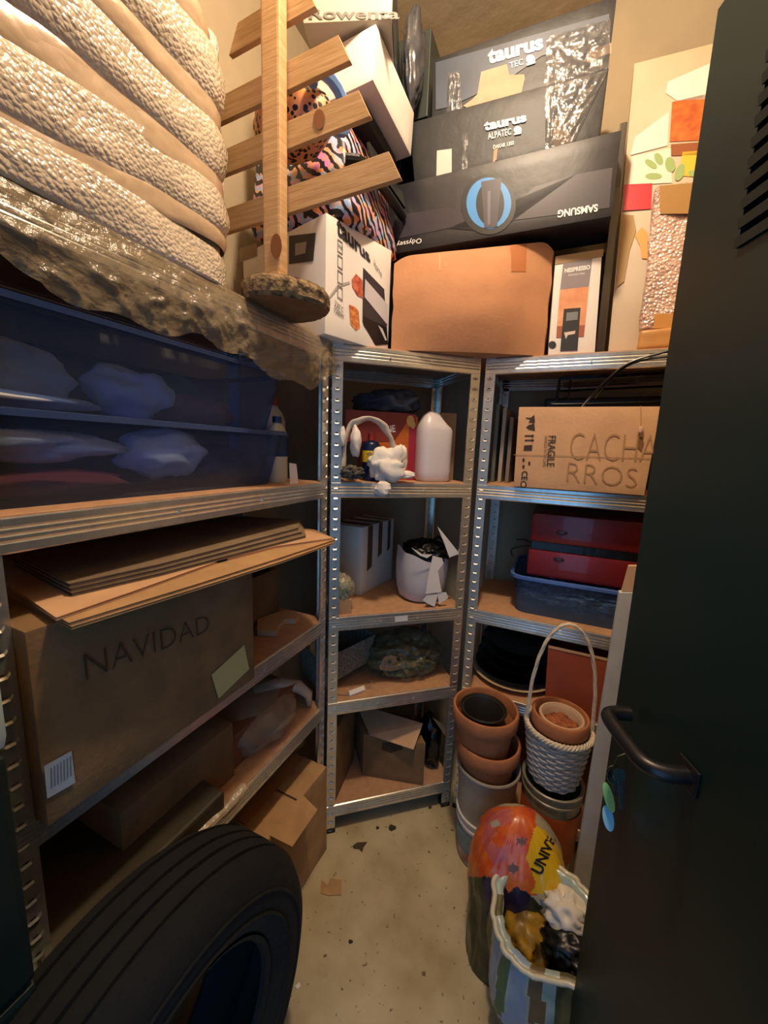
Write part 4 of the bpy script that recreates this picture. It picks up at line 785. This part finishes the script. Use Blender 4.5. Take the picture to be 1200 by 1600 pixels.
g.build('connector_body', WHITE, t, smooth=True); g = G(); g.tube(smoothpath([b, b+V((.010, .01, .002)), b+V((.022, .012, .012)), b+V((.020, .014, .030))]), .0014, 6); g.tube(smoothpath([a, a-U*.015+EZ*-.001, a-U*.04+N*.01-EZ*.003]), .0014, 6); g.build('wire', mat('pale_wire', 'a98a66', .5), t, smooth=True)
# shelf five
t = thing('upright_carton', M2(.0, .2, Z5), 'tall brown carton at the left of the corner unit\'s bottom shelf', 'box'); carton('carton', [M2(.012, .01, Z5), M2(.035, .01, Z5), M2(.145, .20, Z5), M2(.012, .20, Z5), M2(.012, .01, Z5+.31), M2(.035, .01, Z5+.31), M2(.145, .20, Z5+.31), M2(.012, .20, Z5+.31)], CARD2, t)
t = thing('open_flap_carton', M2(.28, .2, Z5), 'brown carton with an open lit flap on the corner unit\'s bottom shelf', 'box')
a, b = atP(566, 1212, PZ(Z5)), atP(663, 1228, PZ(Z5)); b = a+(b-a).normalized()*.255; dpt = V((-.11, .13, 0)); hz = EZ*.195
carton('carton', fbox([a, b, b+hz, a+hz], dpt), CARD2, t); PFL = PZ(Z5+.2)
f0, f1, f2 = a+hz+(b-a)*.20, b+hz-(b-a)*.06, b+hz+V((.0, -.005, .0)); up = dpt*-.35+EZ*.035
g = G(); g.add([a+hz+(b-a)*.10, b+hz-(b-a)*.15-V((0, .03, .012)), b+hz+(b-a)*.02+EZ*.05+dpt*.3, a+hz+dpt*.9+EZ*.03], [(0, 1, 2, 3)]); g.build('open_flap', CARDP, t, thick=.003)
pd(t, 'dark_stain', pl3(a, b, a+EZ), [(598, 1160), (625, 1158), (630, 1170), (610, 1176), (596, 1170)], MK, .002)
t = thing('dark_sack', M2(.46, .15, Z5), 'black bag with a pale card corner at the right of the corner unit\'s bottom shelf', 'bag')
blob(M2(.465, .12, Z5+.11), (.045, .07, .11), 81, .25, 1.8, 4, Z5+.002, False, math.radians(40)).build('bag_body', BLACKP, t, smooth=True, ang=0)
pd(t, 'card_corner', PM(.05), [(675, 1120), (707, 1142), (707, 1153), (698, 1153)], CARD, .001)
# ================================================================ RIGHT UNIT SHELVES
# shelf two
t = thing('fragile_carton', (.04, 1.5, Z2), 'brown carton printed FRAGILE with writing in faint marker on the right unit', 'box')
A = V((-.137, 1.392, Z2)); PFR = PY(1.392); q4 = quadpts(PFR, ((802, 764), (1006, 779), (1033, 635), (811, 636))); q4[0].z = q4[1].z = Z2+.001
carton('carton', fbox(q4, V((.0, .30, 0))), CARDP, t, rough=.0006)
INK2 = mat('carton_print_black', '3a2c20', .7)
def vtext(body, x0, x1, y0, y1, m, nm='printed_word', b=.0): # reads downwards, letters' tops to the right
    ptext(t, nm, body, PFR, [(x0, y0), (x0-3*(y1-y0)/50, y1), (x1-3*(y1-y0)/50, y1), (x1, y0)], m, .002, b)
vtext('FRAGILE', 857, 869, 681, 729, INK2, b=.01); vtext('HANDLE WITH CARE', 851, 856, 681, 729, mat('carton_print_brown', '7a5a3c', .7))
vtext('CE', 815, 825, 736, 750, INK2, 'printed_mark', .02)
pd(t, 'umbrella_icon', PFR, [(835, 648), (829, 653), (826, 661), (831, 660), (833, 663), (836, 659)], INK2) ; pd(t, 'umbrella_stem', PFR, [(822, 652), (829, 653), (829, 655), (822, 654)], INK2)
pd(t, 'glass_icon', PFR, [(826, 664), (835, 662), (836, 673), (826, 671), (822, 668)], INK2)
for k in range(2): pd(t, 'arrow_icon', PFR, [(820, 680+7*k), (831, 680+7*k), (831, 678+7*k), (835, 681+7*k), (831, 684+7*k), (831, 682+7*k), (820, 682+7*k)], INK2)
pd(t, 'stack_icon', PFR, [(819, 696), (832, 695), (831, 704), (818, 704)], INK2); 
for a0 in (0, 2.1, 4.2): pd(t, 'recycle_arrow', PFR, [(821+6*math.cos(a0)+2*math.cos(a), 724+6*math.sin(a0)+3.4*math.sin(a)) for a in [i*math.pi/3 for i in range(6)]], INK2)
g = []; pd(t, 'round_mark', PFR, ring(818, 757, 5, 5.5, 14), INK2); pd(t, 'round_mark_centre', PFR, ring(818, 757, 3, 3.4, 12), CARDP, .002)
FM = mat('faint_marker', 'a98259', .85)
ptext(t, 'handwriting', 'CACHA', PFR, [(890, 718), (1024, 722), (1030, 680), (892, 676)], FM, .0022, -.02); ptext(t, 'handwriting', 'RROS', PFR, [(885, 752), (994, 762), (997, 732), (888, 722)], FM, .0022, -.02)
pd(t, 'plug_shadow', PFR, [(996, 684), (1004, 682), (1006, 694), (1002, 706), (996, 700)], mat('tear_brown', '7a5838', .85), .002)  # shadow of the hanging plug, painted on the carton face
pd(t, 'fold_crease', PFR, [(803, 710), (1016, 716), (1016, 717), (803, 711)], mat('crease_brown', 'a27c56', .85), .002)
# little bulb plug hanging on a string
t = thing('hanging_plug', atP(1001, 670, PY(1.38)), 'small pale plug hanging on a thin cord in front of the fragile carton', 'plug')
G().tube([atP(1001, y, PY(1.385)) for y in (634, 645, 658, 672)], .0008, 5).build('cord', mat('beige_cord', 'b89a78', .6), t); G().lathe([(.0005, .012), (.006, .010), (.007, 0), (.005, -.006), (.0005, -.007)], atP(1001, 673, PY(1.384)), 14).build('plug_body', mat('pale_pink_plastic', 'd9b49a', .5), t, smooth=True)
# racks and panels behind
t = thing('wire_rack', (.1, 1.62, 1.64), 'dark wire rack stored flat above the fragile carton', 'rack'); DW = mat('dark_wire', '1c2026', .25, .9)
g = G()
for k in range(9): g.tube([(-.02, 1.50+.03*k, 1.745), (.42, 1.50+.03*k, 1.755)], .002, 6)
g.build('rack_rods', mat('blue_steel_wire', '6d7f92', .2, 1), t, smooth=True); g = G(); g.tube([(-.03, 1.49, 1.735), (-.03, 1.76, 1.735), (.44, 1.76, 1.745), (.44, 1.49, 1.745), (-.03, 1.49, 1.735)], .004, 8); g.build('rack_frame', DW, t, smooth=True)
g = G(); p = [(.44, 1.47, 1.655), (-.01, 1.47, 1.648), (-.03, 1.47, 1.660), (-.03, 1.47, 1.725)]; g.tube(smoothpath([V(q) for q in p]), .004, 8); p = [(.44, 1.50, 1.672), (.02, 1.50, 1.668), (.005, 1.50, 1.68), (.005, 1.50, 1.73)]; g.tube(smoothpath([V(q) for q in p]), .003, 8); g.build('rack_hook', DW, t, smooth=True)
tag(G().hexa(abox(-.08, 1.70, Z2, .50, 1.80, 1.70)).build('dark_case', BLACKM, bevel=.01), 'dark case standing behind the fragile carton', 'case')
PN3 = 'thin panels standing behind the fragile carton'
for k, (x, m, l) in enumerate(((-.245, mat('grey_green_panel', '6d7062', .5), 'greyish panel nearest the post, left of the fragile carton'), (-.218, mat('beige_panel', 'a89c86', .6), 'beige panel in the middle of the thin upright panels'), (-.190, mat('brown_grey_panel', '7d7466', .6), 'brownish panel nearest the fragile carton'))):
    h = (.30, .285, .25)[k]; tag(G().hexa([V(p) for p in ((x, 1.56, Z2), (x+.014, 1.56, Z2), (x+.02, 1.80, Z2), (x+.006, 1.80, Z2), (x, 1.56, Z2+h), (x+.014, 1.56, Z2+h), (x+.02, 1.80, Z2+h), (x+.006, 1.80, Z2+h))]).build('thin_board', m, bevel=.002), l, 'panel', PN3)
# shelf three
REDS = mat('red_shell', '741a1c', .35, var=.08, vs=8, coat=.3)
t = thing('plastic_box', (.06, 1.6, Z3), 'blue translucent plastic box of small parts on the right unit\'s third shelf', 'storage box'); tub(t, -.118, .42, 1.462, 1.78, Z3, Z3+.145, film('blue_box_plastic', '7f9fcc', .22, .15, .6, 40, 1.0, vary=2), mat('blue_box_rim', '4a6bb5', .35, coat=.3), .012)
t2 = blob((.17, 1.61, Z3+.065), (.23, .118, .058), 85, .35, 5, 5, Z3+.003); tag(t2.build('small_parts', mat('mixed_blue_bits', '9fb0c0', .35, col2='22384e', vs=45), smooth=False), 'jumble of small shiny parts inside the blue translucent box', 'parts', kind='stuff')
t = thing('red_case', (.1, 1.6, Z3+.15), 'red hard case with a dark strap band lying on the blue plastic box', 'suitcase')
a0 = -.075; rz = Z3+.148
for z0, z1, nm in ((rz, rz+.10, 'lower_shell'), (rz+.128, rz+.235, 'upper_shell')): G().hexa(fbox([V((a0, 1.475, z0)), V((.42, 1.475, z0)), V((.42, 1.475, z1)), V((a0, 1.475, z1))], V((0, .30, 0)))).build(nm, REDS, t, bevel=.014, smooth=True)
G().hexa(abox(a0+.006, 1.481, rz+.098, .415, 1.77, rz+.130)).build('strap_band', BLACKP, t, bevel=.003)
for z in (rz+.075, rz+.172):
    g = G(); c = V((.03, 1.4745, z)); loft(g, [[c+V((.018*s*math.cos(w), -d, .0075*s*math.sin(w))) for w in [2*math.pi*k/18 for k in range(18)]] for s, d in ((1, -.001), (1, .003), (.7, .004), (.6, .001))], cap1=True); g.build('latch', mat('dark_red_latch', '4a1414', .3), t, smooth=True)
g = G(); g.tube(smoothpath([V((a0, 1.5, rz+.12)), V((a0-.02, 1.49, rz+.128)), V((a0-.045, 1.49, rz+.124))]), .006, 6, flat=.4); g.tube(smoothpath([V((a0, 1.5, rz+.105)), V((a0-.03, 1.49, rz+.10)), V((a0-.06, 1.49, rz+.085)), V((a0-.055, 1.49, rz+.06))]), .006, 6, flat=.4); g.build('strap_end', BLACKP, t, smooth=True)
# shelf four
PLT = mat('black_glazed', '10110f', .18, coat=.8)
for k in range(4):
    z = Z4+.016+.040*k; c = V((-.095+.006*k, 1.605, z)); g = G(); g.lathe([(.0005, 0), (.10, 0), (.135, .012), (.155-.003*k, .030), (.158-.003*k, .033), (.152-.003*k, .032), (.13, .016), (.10, .006), (.0005, .006)], c, 56)
    tag(g.build('black_plant_saucer', PLT, smooth=True, ang=50), ('lowest black dish of the stack, sitting on the pale rimmed dish', 'second black dish from the bottom of the stack', 'third black dish from the bottom of the stack', 'topmost black dish under the right unit\'s third shelf')[k], 'dish', 'black dishes stacked on the right unit')
c = V((-.095, 1.605, Z4)); g = G(); g.lathe([(.0005, 0), (.12, 0), (.165, .022), (.168, .026), (.162, .026), (.12, .008), (.0005, .008)], c, 56); tag(g.build('pale_rimmed_dish', mat('cream_glaze', 'cdb898', .4), smooth=True, ang=50), 'pale rimmed dish at the bottom of the stack of black dishes', 'dish')
t = thing('red_brown_box', (.11, 1.5, Z4), 'open red brown box behind the wicker basket on the right unit', 'box')
q4 = quadpts(PY(1.425), ((851, 1104), (935, 1130), (947, 1030), (857, 1010))); 
for q in q4[:2]: q.z = Z4
q4[1].x = .30; q4[2].x = .30; q4[2].z = q4[3].z = Z4+.245
g = G().hexa(fbox(q4, V((0, .16, 0)))); g.f.pop(1); g.m.pop(); g.build('open_box', REDB, t, thick=.003)
decal(t, 'pale_rim', [q4[3]+V((0, 0, -.008)), q4[2]+V((0, 0, -.008)), q4[2]+EZ*.002, q4[3]+EZ*.002], CARDP, .003)
# ================================================================ FLOOR, RIGHT: POTS AND BUCKETS
def pot(name, c, R_, H, m, label, cat='plant pot', grp=None, rim=.028, tp=.72, rt=.007):
    t = thing(name, c, label, cat, grp); r0 = R_*tp
    G().lathe([(.0005, .001), (r0, 0), (r0+(R_-.006-r0)*(H-rim)/H, H-rim), (R_-.012, H-rim), (R_-.014, H-rim-.004), (r0-.006, .008), (.0005, .008)], c, 56).build('pot_wall', m, t, smooth=True, ang=40)
    G().lathe([(R_-.010, H-rim-.004), (R_-.002, H-rim), (R_, H-rim+.004), (R_, H-.004), (R_-.003, H), (R_-rt-.002, H), (R_-rt-.004, H-.004), (R_-rt-.006, H-rim)], c, 56).build('rim', m, t, smooth=True, ang=40)
    return t
SX, SY = -.135, 1.288
def bucket(name, c, R_, H, m, label, tp=.86, mr=None):
    t = thing(name, c, label, 'bucket'); r0 = R_*tp
    G().lathe([(.0005, .001), (r0-.004, 0), (r0, .004), (R_-.004, H-.035), (R_-.004, H-.004), (R_-.008, H-.004), (r0-.004, .008), (.0005, .008)], c, 56).build('bucket_wall', m, t, smooth=True, ang=40)
    G().lathe([(R_-.005, H-.040), (R_, H-.038), (R_, H-.032), (R_-.003, H-.030), (R_-.003, H-.012), (R_+.001, H-.010), (R_+.002, H-.002), (R_-.002, H), (R_-.006, H-.003), (R_-.006, H-.012)], c, 56).build('rim', mr or m, t, smooth=True, ang=40)
    return t
t = bucket('white_bucket', (SX+.012, SY, 0), .106, .195, WHITEP, 'white bucket with blue and red bands at the bottom of the left pot stack')
c = V((SX+.012, SY, 0)); G().lathe([(.0975, .058), (.0995, .060), (.1030, .140), (.1020, .142)], c, 56).build('grey_blue_band', mat('grey_blue_print', '6f8388', .5, var=.2, vs=30), t, smooth=True); G().lathe([(.0935, .012), (.0957, .014), (.0990, .057), (.0980, .058)], c, 56).build('red_band', mat('red_print_band', '9a4a3c', .5, col2='b9b0a0', vs=14), t, smooth=True)
pot('grey_pot', (SX+.006, SY, .186), .113, .195, mat('greyish_plastic_pot', 'a59c8c', .6, var=.1, vs=12), 'large greyish plastic pot inside the white bucket', rim=.012, rt=.004, tp=.84)
pot('terracotta_pot', (SX-.002, SY, .275), .112, .195, TERRA, 'terracotta pot second from the top of the left pot stack', grp='terracotta pots', rim=.05)
pot('terracotta_pot', (SX-.020, SY, .385), .114, .205, TERRA, 'topmost wide terracotta pot of the left stack, holding a black pot', grp='terracotta pots', rim=.05)
pot('black_nursery_pot', (SX-.028, SY+.006, .455), .082, .125, mat('black_pot_plastic', '26241f', .5), 'black nursery pot sitting inside the topmost terracotta pot', rim=.008, rt=.003)
BX, BY = .083, 1.295
t = bucket('orange_bucket', (BX, BY, 0), .096, .40, mat('smoky_clear_bucket', '8d8a76', .3, var=.15, vs=12, coat=.4), 'tall grey bucket with orange label under the wicker basket', .84)
c = V((BX, BY, 0)); G().lathe([(.0875, .14), (.0890, .142), (.0945, .325), (.0935, .327)], c, 56).build('orange_label', mat('orange_label', 'b0562a', .45, col2='8a4020', vs=12), t, smooth=True)
cdir = (CAM-c); cdir.z = 0; cdir.normalize(); cs = V((-cdir.y, cdir.x, 0)); o_ = c+cdir*.096
text(t, 'label_lettering', 'esmalte', [o_-cs*.03+EZ*.285, o_+cs*.035+EZ*.275, o_+cs*.035+EZ*.290, o_-cs*.03+EZ*.300], mat('pale_lettering', 'd9b496', .5), .003) if False else None
# wicker basket
t = thing('wicker_basket', (BX-.002, BY, .405), 'white wicker basket with tall arched handle holding a terracotta pot', 'basket'); WK = mat('white_willow', 'd8cbb4', .7, var=.12, vs=60); WK2 = mat('grey_white_willow', 'c4c0b8', .75, var=.15, vs=50)
c = V((BX-.002, BY, .405)); g = G(); nst = 22
for row in range(16):
    h = .006+row*.0112; r = .070+.028*(h/.185)**.8; ph = row % 2
    g.tube([c+V(((r+.0028*math.cos(nst*w/2*1+math.pi*ph))*math.cos(w), (r+.0028*math.cos(nst*w/2+math.pi*ph))*math.sin(w), h)) for w in [2*math.pi*k/132 for k in range(133)]], .0054, 6, cap=False)
g.build('woven_side', WK2, t, smooth=True); g = G()
for k in range(nst): w = 2*math.pi*k/nst; g.tube([c+V(((.070+.028*(h/.185)**.8)*math.cos(w), (.070+.028*(h/.185)**.8)*math.sin(w), h)) for h in (.002, .06, .12, .185)], .003, 6)
g.lathe([(.0005, .0), (.072, .0), (.072, .006), (.0005, .006)], c, 40); g.build('stake', WK2, t, smooth=True)
g = G()
for s in range(3): g.tube([c+V(((.100+.005*math.cos(18*w+2.1*s))*math.cos(w), (.100+.005*math.cos(18*w+2.1*s))*math.sin(w), .186+.006*math.sin(18*w+2.1*s))) for w in [2*math.pi*k/200 for k in range(201)]], .0042, 6, cap=False)
g.build('braided_rim', WK, t, smooth=True)
g = G(); ha = math.radians(8); hd_ = V((math.cos(ha), math.sin(ha), 0))
for s in range(3):
    pth = []
    for k in range(81):
        a = math.pi*k/80; r = .098; bx = -r*math.cos(a)*(1.02 if k else 1); z = .16+.385*math.sin(a)**.75*1.0; q = 2*math.pi*k/20+2.1*s
        pth.append(c+hd_*(bx+.0028*math.cos(q))+EZ*(z)+V((-hd_.y, hd_.x, 0))*(.0040*math.sin(q)))
    g.tube(pth, .0036, 6)
g.build('arched_handle', WK, t, smooth=True)
pot('terracotta_pot', (BX, BY, .475), .088, .165, TERRA, 'terracotta pot inside the wicker basket with a rough clay lump in it', grp='terracotta pots', rim=.045)
t = pot('pale_inner_pot', (BX+.004, BY, .535), .070, .098, mat('pale_clay', 'c9ac90', .8), 'smaller pale pot nested in the basket\'s terracotta pot', rim=.008, rt=.006, tp=.85)
tag(blob((BX+.004, BY, .590), (.055, .055, .022), 91, .6, 3, 4, None, True).build('dry_soil', mat('reddish_soil', '8a4a2c', .95, col2='b06a40', vs=60), smooth=True, ang=0), 'reddish dry soil lump filling the pale inner pot', 'soil', kind='stuff')
# white plank
t = thing('white_plank', (.19, 1.15, 0), 'grey white upright plank standing behind the free edge of the green door', 'plank')
PPK = PY(1.15); 
xl0, xr0 = atP(903, 1400, PPK), atP(968, 928, PPK); xl0 = V((xl0.x-.02, 1.15, 0))
tpL, tpR = atP(968, 926, PPK), atP(1010, 926, PPK)
G().hexa([xl0, xl0+V((.075, 0, 0)), xl0+V((.075, .022, 0)), xl0+V((0, .022, 0)), tpL, tpR, tpR+EY*.022, tpL+EY*.022]).build('plank_board', mat('grey_white_paint', 'c6cace', .6, var=.06, vs=18), t, bevel=.0015)
u_ = [atP(x, y, PPK) for x, y in ((972, 925), (999, 925), (1003, 885), (983, 885))]
G().hexa([u_[0]+EY*.004, u_[1]+EY*.004, u_[1]+EY*.016, u_[0]+EY*.016, u_[3]+EY*.004, u_[2]+EY*.004, u_[2]+EY*.016, u_[3]+EY*.016]).build('plank_tongue', mat('cream_wood_tip', 'd9b493', .6), t)
# ================================================================ FLOOR, RIGHT: BAGS
def sack_ring(c, rx, ry, z, rot, seed, amp, n=96, tilt=0):
    o = []
    for k in range(n):
        w = 2*math.pi*k/n; q = V((math.cos(w)*2.2, math.sin(w)*2.2, z*6+seed)); s = 1+amp*noise.fractal(q, 1, 2, 3)
        p = V((rx*s*math.copysign(abs(math.cos(w))**.8, math.cos(w)), ry*s*math.copysign(abs(math.sin(w))**.8, math.sin(w)), 0)); p.rotate(Matrix.Rotation(rot, 3, 'Z'))
        o.append(V((c[0]+p.x, c[1]+p.y, max(.001, z+tilt*math.sin(w+.3)))))
    return o
OR = mat('orange_petal_print', 'd9702a', .35, col2='c2481c', vs=24, coat=.3); YE = mat('yellow_band_print', 'd9ad1c', .35, coat=.3); PU_ = mat('dark_violet_print', '241c38', .35, coat=.3, var=.3); DG = mat('dark_green_print_bag', '28301c', .4, coat=.3, var=.3, vs=15)
PK_ = mat('pink_petal_print', 'b0525a', .35, col2='c9705a', vs=20); WB = mat('whitish_bag_print', 'a79e88', .4)
t = thing('flower_print_sack', (.01, 1.06, 0), 'tall potting soil sack printed with orange flowers and a yellow band', 'bag')
g = G(); c1 = (.005, 1.035); rr = []
for i in range(111):
    v = i/110; z = .455*v; tp = 1 if v < .55 else max(0, math.cos((v-.55)/.45*math.pi/2))**.55
    rr.append(sack_ring((c1[0]+.010*v-.030*max(0, v-.4), c1[1]+.02*v), .136*tp*(.94+.06*math.sin(v*3))+.004, .115*tp+.003, z, .2, 3, .09, 230))
loft(g, rr, 0, True, True)
petal = lambda cx, cy, r1, r2, a0, n: [(cx+(r1 if k % 2 else r2)*math.cos(a0+math.pi*k/n), cy+.8*(r1 if k % 2 else r2)*math.sin(a0+math.pi*k/n)) for k in range(2*n)]
paint = [([(720, 1260), (838, 1260), (838, 1400), (720, 1400)], 1), ([(762, 1270), (800, 1262), (802, 1300), (790, 1330), (762, 1335), (752, 1315)], 5), ([(730, 1370), (800, 1370), (850, 1420), (850, 1620), (700, 1620), (700, 1370)], 4), ([(755, 1368), (795, 1372), (830, 1400), (820, 1440), (790, 1455), (760, 1440)], 3),
         (petal(806, 1312, 40, 30, 0, 9), 1), (petal(745, 1352, 24, 15, .2, 8), 1), (petal(802, 1360, 44, 32, .3, 11), 1), ([(780, 1325), (800, 1318), (795, 1345), (770, 1350), (762, 1335)], 5),
         (petal(802, 1357, 11, 7, 0, 6), 6), (petal(815, 1315, 10, 6, 0, 6), 6), ([(836, 1290), (850, 1296), (890, 1345), (900, 1400), (830, 1395), (838, 1380), (822, 1340)], 2), ([(765, 1284), (778, 1281), (782, 1290), (768, 1294)], 0)]
g.build('sack_skin', [WB, OR, YE, PU_, DG, PK_, mat('flower_eye_print', '6a4a3a', .4)], t, smooth=True, ang=0, paint=paint)
PSK = PY(.93)
def surf_text(t, body, pix, cx, cy, rad, m, bold=.03):
    P = [atP(x, y, PY(cy)) for x, y in pix]; return P
# lettering lies on a fitted plane just off the sack
dps = bpy.context.evaluated_depsgraph_get(); bpy.context.view_layer.update(); sk = [o for o in t.children][0]
def hit(o, px, py):
    inv = Matrix.Translation(-worldloc(o)); d = ray(px, py).normalized(); ok, loc, nn, i = o.ray_cast(CAM-worldloc(o), d)
    return (loc+worldloc(o)) if ok else None
hp = [hit(sk, x, y) for x, y in ((842, 1368), (856, 1312), (880, 1345), (832, 1345))]
print('sack hits', hp)
if all(hp):
    ps = pl3(hp[0], hp[1], hp[2]); nn = ps[0] if ps[0].dot(CAM-hp[0]) > 0 else -ps[0]
    o = text(t, 'printed_letters', 'UNIVE', [atP(x, y, ps) for x, y in ((846, 1368), (868, 1312), (854, 1305), (828, 1358))], mat('black_sack_ink', '1c1a12', .5), .002, .03)
    for v in o.data.vertices:
        p = v.co+worldloc(t); x, y = project(p); h = hit(sk, x, y)
        if h: v.co = h+(CAM-h).normalized()*.0022-worldloc(t)
# second, open sack
t = thing('open_striped_sack', (.08, .93, 0), 'open pale striped sack in front of the flower print sack', 'bag')
LG = mat('pale_bluegrey_film', '9fb0a8', .35, var=.1, vs=20, coat=.3); BR = mat('brown_stripe', '6b5a40', .4); GRs = mat('green_stripe', '4a6a4a', .4); OL = mat('olive_film', '5a5436', .4, var=.3, vs=14); BLs = mat('blue_grey_stripe', '8fa5bd', .35)
g = G(); rr = []; c2 = (.085, .905)
for i in range(45):
    v = i/44; z = .328*v; rad = (.086+.042*math.sin(min(1, v*1.6)*math.pi/2))*(1-.10*v)
    rr.append(sack_ring((c2[0]-.004*v, c2[1]), rad*1.12, rad*.95, z, .1, 8, .10, 140, .030*v*v))
for v, s in ((1.0, .93), (.9, .90), (.7, .88)): rr.append(sack_ring(c2, .118*s, .10*s, .328*v+.01, .1, 8, .10, 140, .030*v*v))
loft(g, rr, 0, True, False)
paint = [([(735, 1430), (775, 1400), (790, 1395), (770, 1450), (760, 1540), (745, 1560), (735, 1500)], 3), ([(772, 1460), (790, 1470), (790, 1600), (752, 1580)], 4), ([(780, 1500), (792, 1480), (800, 1500), (784, 1590), (770, 1580)], 2), ([(800, 1480), (822, 1490), (820, 1600), (790, 1600)], 4), ([(825, 1420), (848, 1420), (850, 1600), (826, 1600)], 1), ([(735, 1560), (770, 1575), (800, 1620), (735, 1620)], 3), ([(880, 1480), (930, 1480), (930, 1620), (860, 1620)], 3), ([(785, 1430), (800, 1445), (796, 1462), (786, 1450)], 2)]
g.build('sack_wall', [LG, BR, GRs, OL, BLs], t, smooth=True, ang=0, paint=paint)
g = G(); g.tube([p+EZ*.002 for p in rr[44]][:]+[rr[44][0]+EZ*.002], .0065, 8, cap=False); g.build('rolled_mouth', mat('cream_folded_film', 'c6bfa6', .4, coat=.3), t, smooth=True, ang=0)
tag(blob((.045, .93, .22), (.065, .07, .055), 95, .35, 1.5, 4, None, True).build('yellow_packet', mat('yellow_brown_packet', 'b58a22', .4, col2='4a3a1c', vs=16), smooth=True, ang=0), 'crumpled yellow brown packet inside the open striped sack', 'packet')
tag(blob((.13, .96, .305), (.055, .045, .045), 96, .5, 1.8, 4, None, True).build('crumpled_white_paper', mat('crumpled_white', 'd6cec0', .6), smooth=True, ang=0), 'crumpled white paper poking out of the open striped sack', 'paper')
tag(blob((.14, .905, .27), (.06, .05, .04), 97, .4, 2, 4, None, True).build('black_rubbish', BLACKP, smooth=True, ang=0), 'black plastic beneath the crumpled white paper in the open sack', 'rubbish')
# ================================================================ TYRE
t = thing('car_tyre', (-.56, .30, 0), 'big black car tyre standing on its tread in front of the left unit', 'tyre')
RB = mat('tyre_rubber', '0b0c0a', .92, var=.25, vs=25, bump=.3, bs=80); R0 = .360; hwid = .112
prof = []
def tp_(x, r): prof.append((r, x*.9))
for x, r in ((-.085, .225), (-.098, .235), (-.112, .262), (-.116, .29), (-.110, .318), (-.098, .336), (-.088, .344)): tp_(x, r)
gr = [(-.062, -.052), (-.022, -.012), (.012, .022), (.052, .062)]; x = -.088
for a, b in gr: 
    for q, r in ((a, R0-.001*abs(a)*20), (a+.001, R0-.009), (b-.001, R0-.009), (b, R0-.001*abs(b)*20)): tp_(q, r)
for x, r in ((.088, .344), (.098, .336), (.110, .318), (.116, .29), (.112, .262), (.098, .235), (.085, .225)): tp_(x, r)
TC = V((-.553, .300, R0)); G().lathe(prof, TC, 144, 'x').build('tread', RB, t, smooth=True, ang=35)
G().lathe([(.225, -.085), (.215, -.080), (.212, -.070), (.240, -.05), (.330, -.03), (.330, .03), (.240, .05), (.212, .070), (.215, .080), (.225, .085)], TC, 96, 'x').build('bead_and_liner', mat('inner_rubber', '0a0a0a', .8), t, smooth=True, ang=40)
for rr_, nm in ((.300, 'sidewall_rib'), (.262, 'sidewall_rib')): G().lathe([(rr_, .1015 if rr_ < .28 else .1040), (rr_+.003, .1068), (rr_+.006, .1015 if rr_ < .28 else .1030)], TC, 96, 'x').build(nm, RB, t, smooth=True)
# ================================================================ FLOOR LITTER
def flat(name, pix, z, m, label, cat, th=.003):
    p = [atP(x, y, PZ(.001)) for x, y in pix]; g = G(); n = len(p); g.add(p+[q+EZ*th for q in p], [tuple(range(n))[::-1], tuple(range(n, 2*n))]+[(i, (i+1) % n, n+(i+1) % n, n+i) for i in range(n)]); return tag(g.build(name, m), label, cat)
flat('cardboard_scrap', [(501, 1396), (502, 1376), (512, 1384), (516, 1373), (534, 1376), (533, 1399), (512, 1400)], 0, CARD, 'small torn square of brown cardboard on the concrete floor', 'cardboard')
flat('dry_leaf', [(551, 1322), (558, 1317), (574, 1316), (568, 1324), (566, 1332), (561, 1327), (552, 1326)], 0, mat('dry_leaf', '4a3a26', .8), 'dark dry leaf on the floor in front of the corner unit', 'leaf', .002)
LT = mat('dark_crumb', '3a3224', .9)
for k, (x, y, s, l) in enumerate(((613, 1294, 6, 'dark crumb of dirt nearest the corner unit'), (590, 1294, 2.5, 'tiny dark speck left of the largest crumb'), (548, 1472, 3.5, 'dark crumb in the middle of the concrete floor'), (672, 1262, 2.5, 'small dark crumb under the right post of the corner unit'))):
    flat('dirt_crumb', [(x+s*(1+.3*math.sin(5*a))*math.cos(a), y+.7*s*(1+.3*math.cos(3*a))*math.sin(a)) for a in [i*math.pi/5 for i in range(10)]], 0, LT, l, 'dirt', .004)['group'] = 'crumbs on the floor'
flat('white_scrap', [(461, 1541), (468, 1535), (470, 1542), (464, 1546)], 0, WHITE, 'tiny white scrap on the floor beside the tyre', 'paper', .002)

# ---------------------------------------------------------------- third level: prints, tapes and fittings belong to the part they sit on
for root in [o for o in C.objects if o.parent is None and o.type == 'EMPTY']:
    ch = list(root.children); by = {}
    for o in ch: by.setdefault(o.name.split('.')[0], []).append(o)
    def under(o, p): o.parent = p
    for o in ch:
        k = o.name.split('.')[0]
        if k == 'barcode_bar' and 'address_label' in by: under(o, by['address_label'][0])
        elif k == 'foot_cap' and 'post' in by: under(o, by['post'][by[k].index(o) % 4])
        elif k == 'latch' and 'upper_shell' in by: under(o, by['lower_shell' if by[k].index(o) == 0 else 'upper_shell'][0])
        elif k == 'knot' and 'slat' in by: under(o, by['trunk'][0] if by[k].index(o) == 0 else by['slat'][1])
        elif k == 'paper_sticker': under(o, by['front_beam'][2])
        elif 'carton' in by and k.startswith(('printed', 'icon', 'stack_icon', 'umbrella', 'glass', 'arrow', 'recycle', 'round_mark', 'plug_shadow', 'fold_crease', 'side_print', 'shaded', 'flap_gap', 'flap_shadow', 'dark_stain')): under(o, by['carton'][0])
        elif 'board' in by and k.startswith(('printed', 'red_box')): under(o, by['board'][0])
        elif k in ('offcut_hole',) and 'wooden_offcut' in by: under(o, by['wooden_offcut'][0])
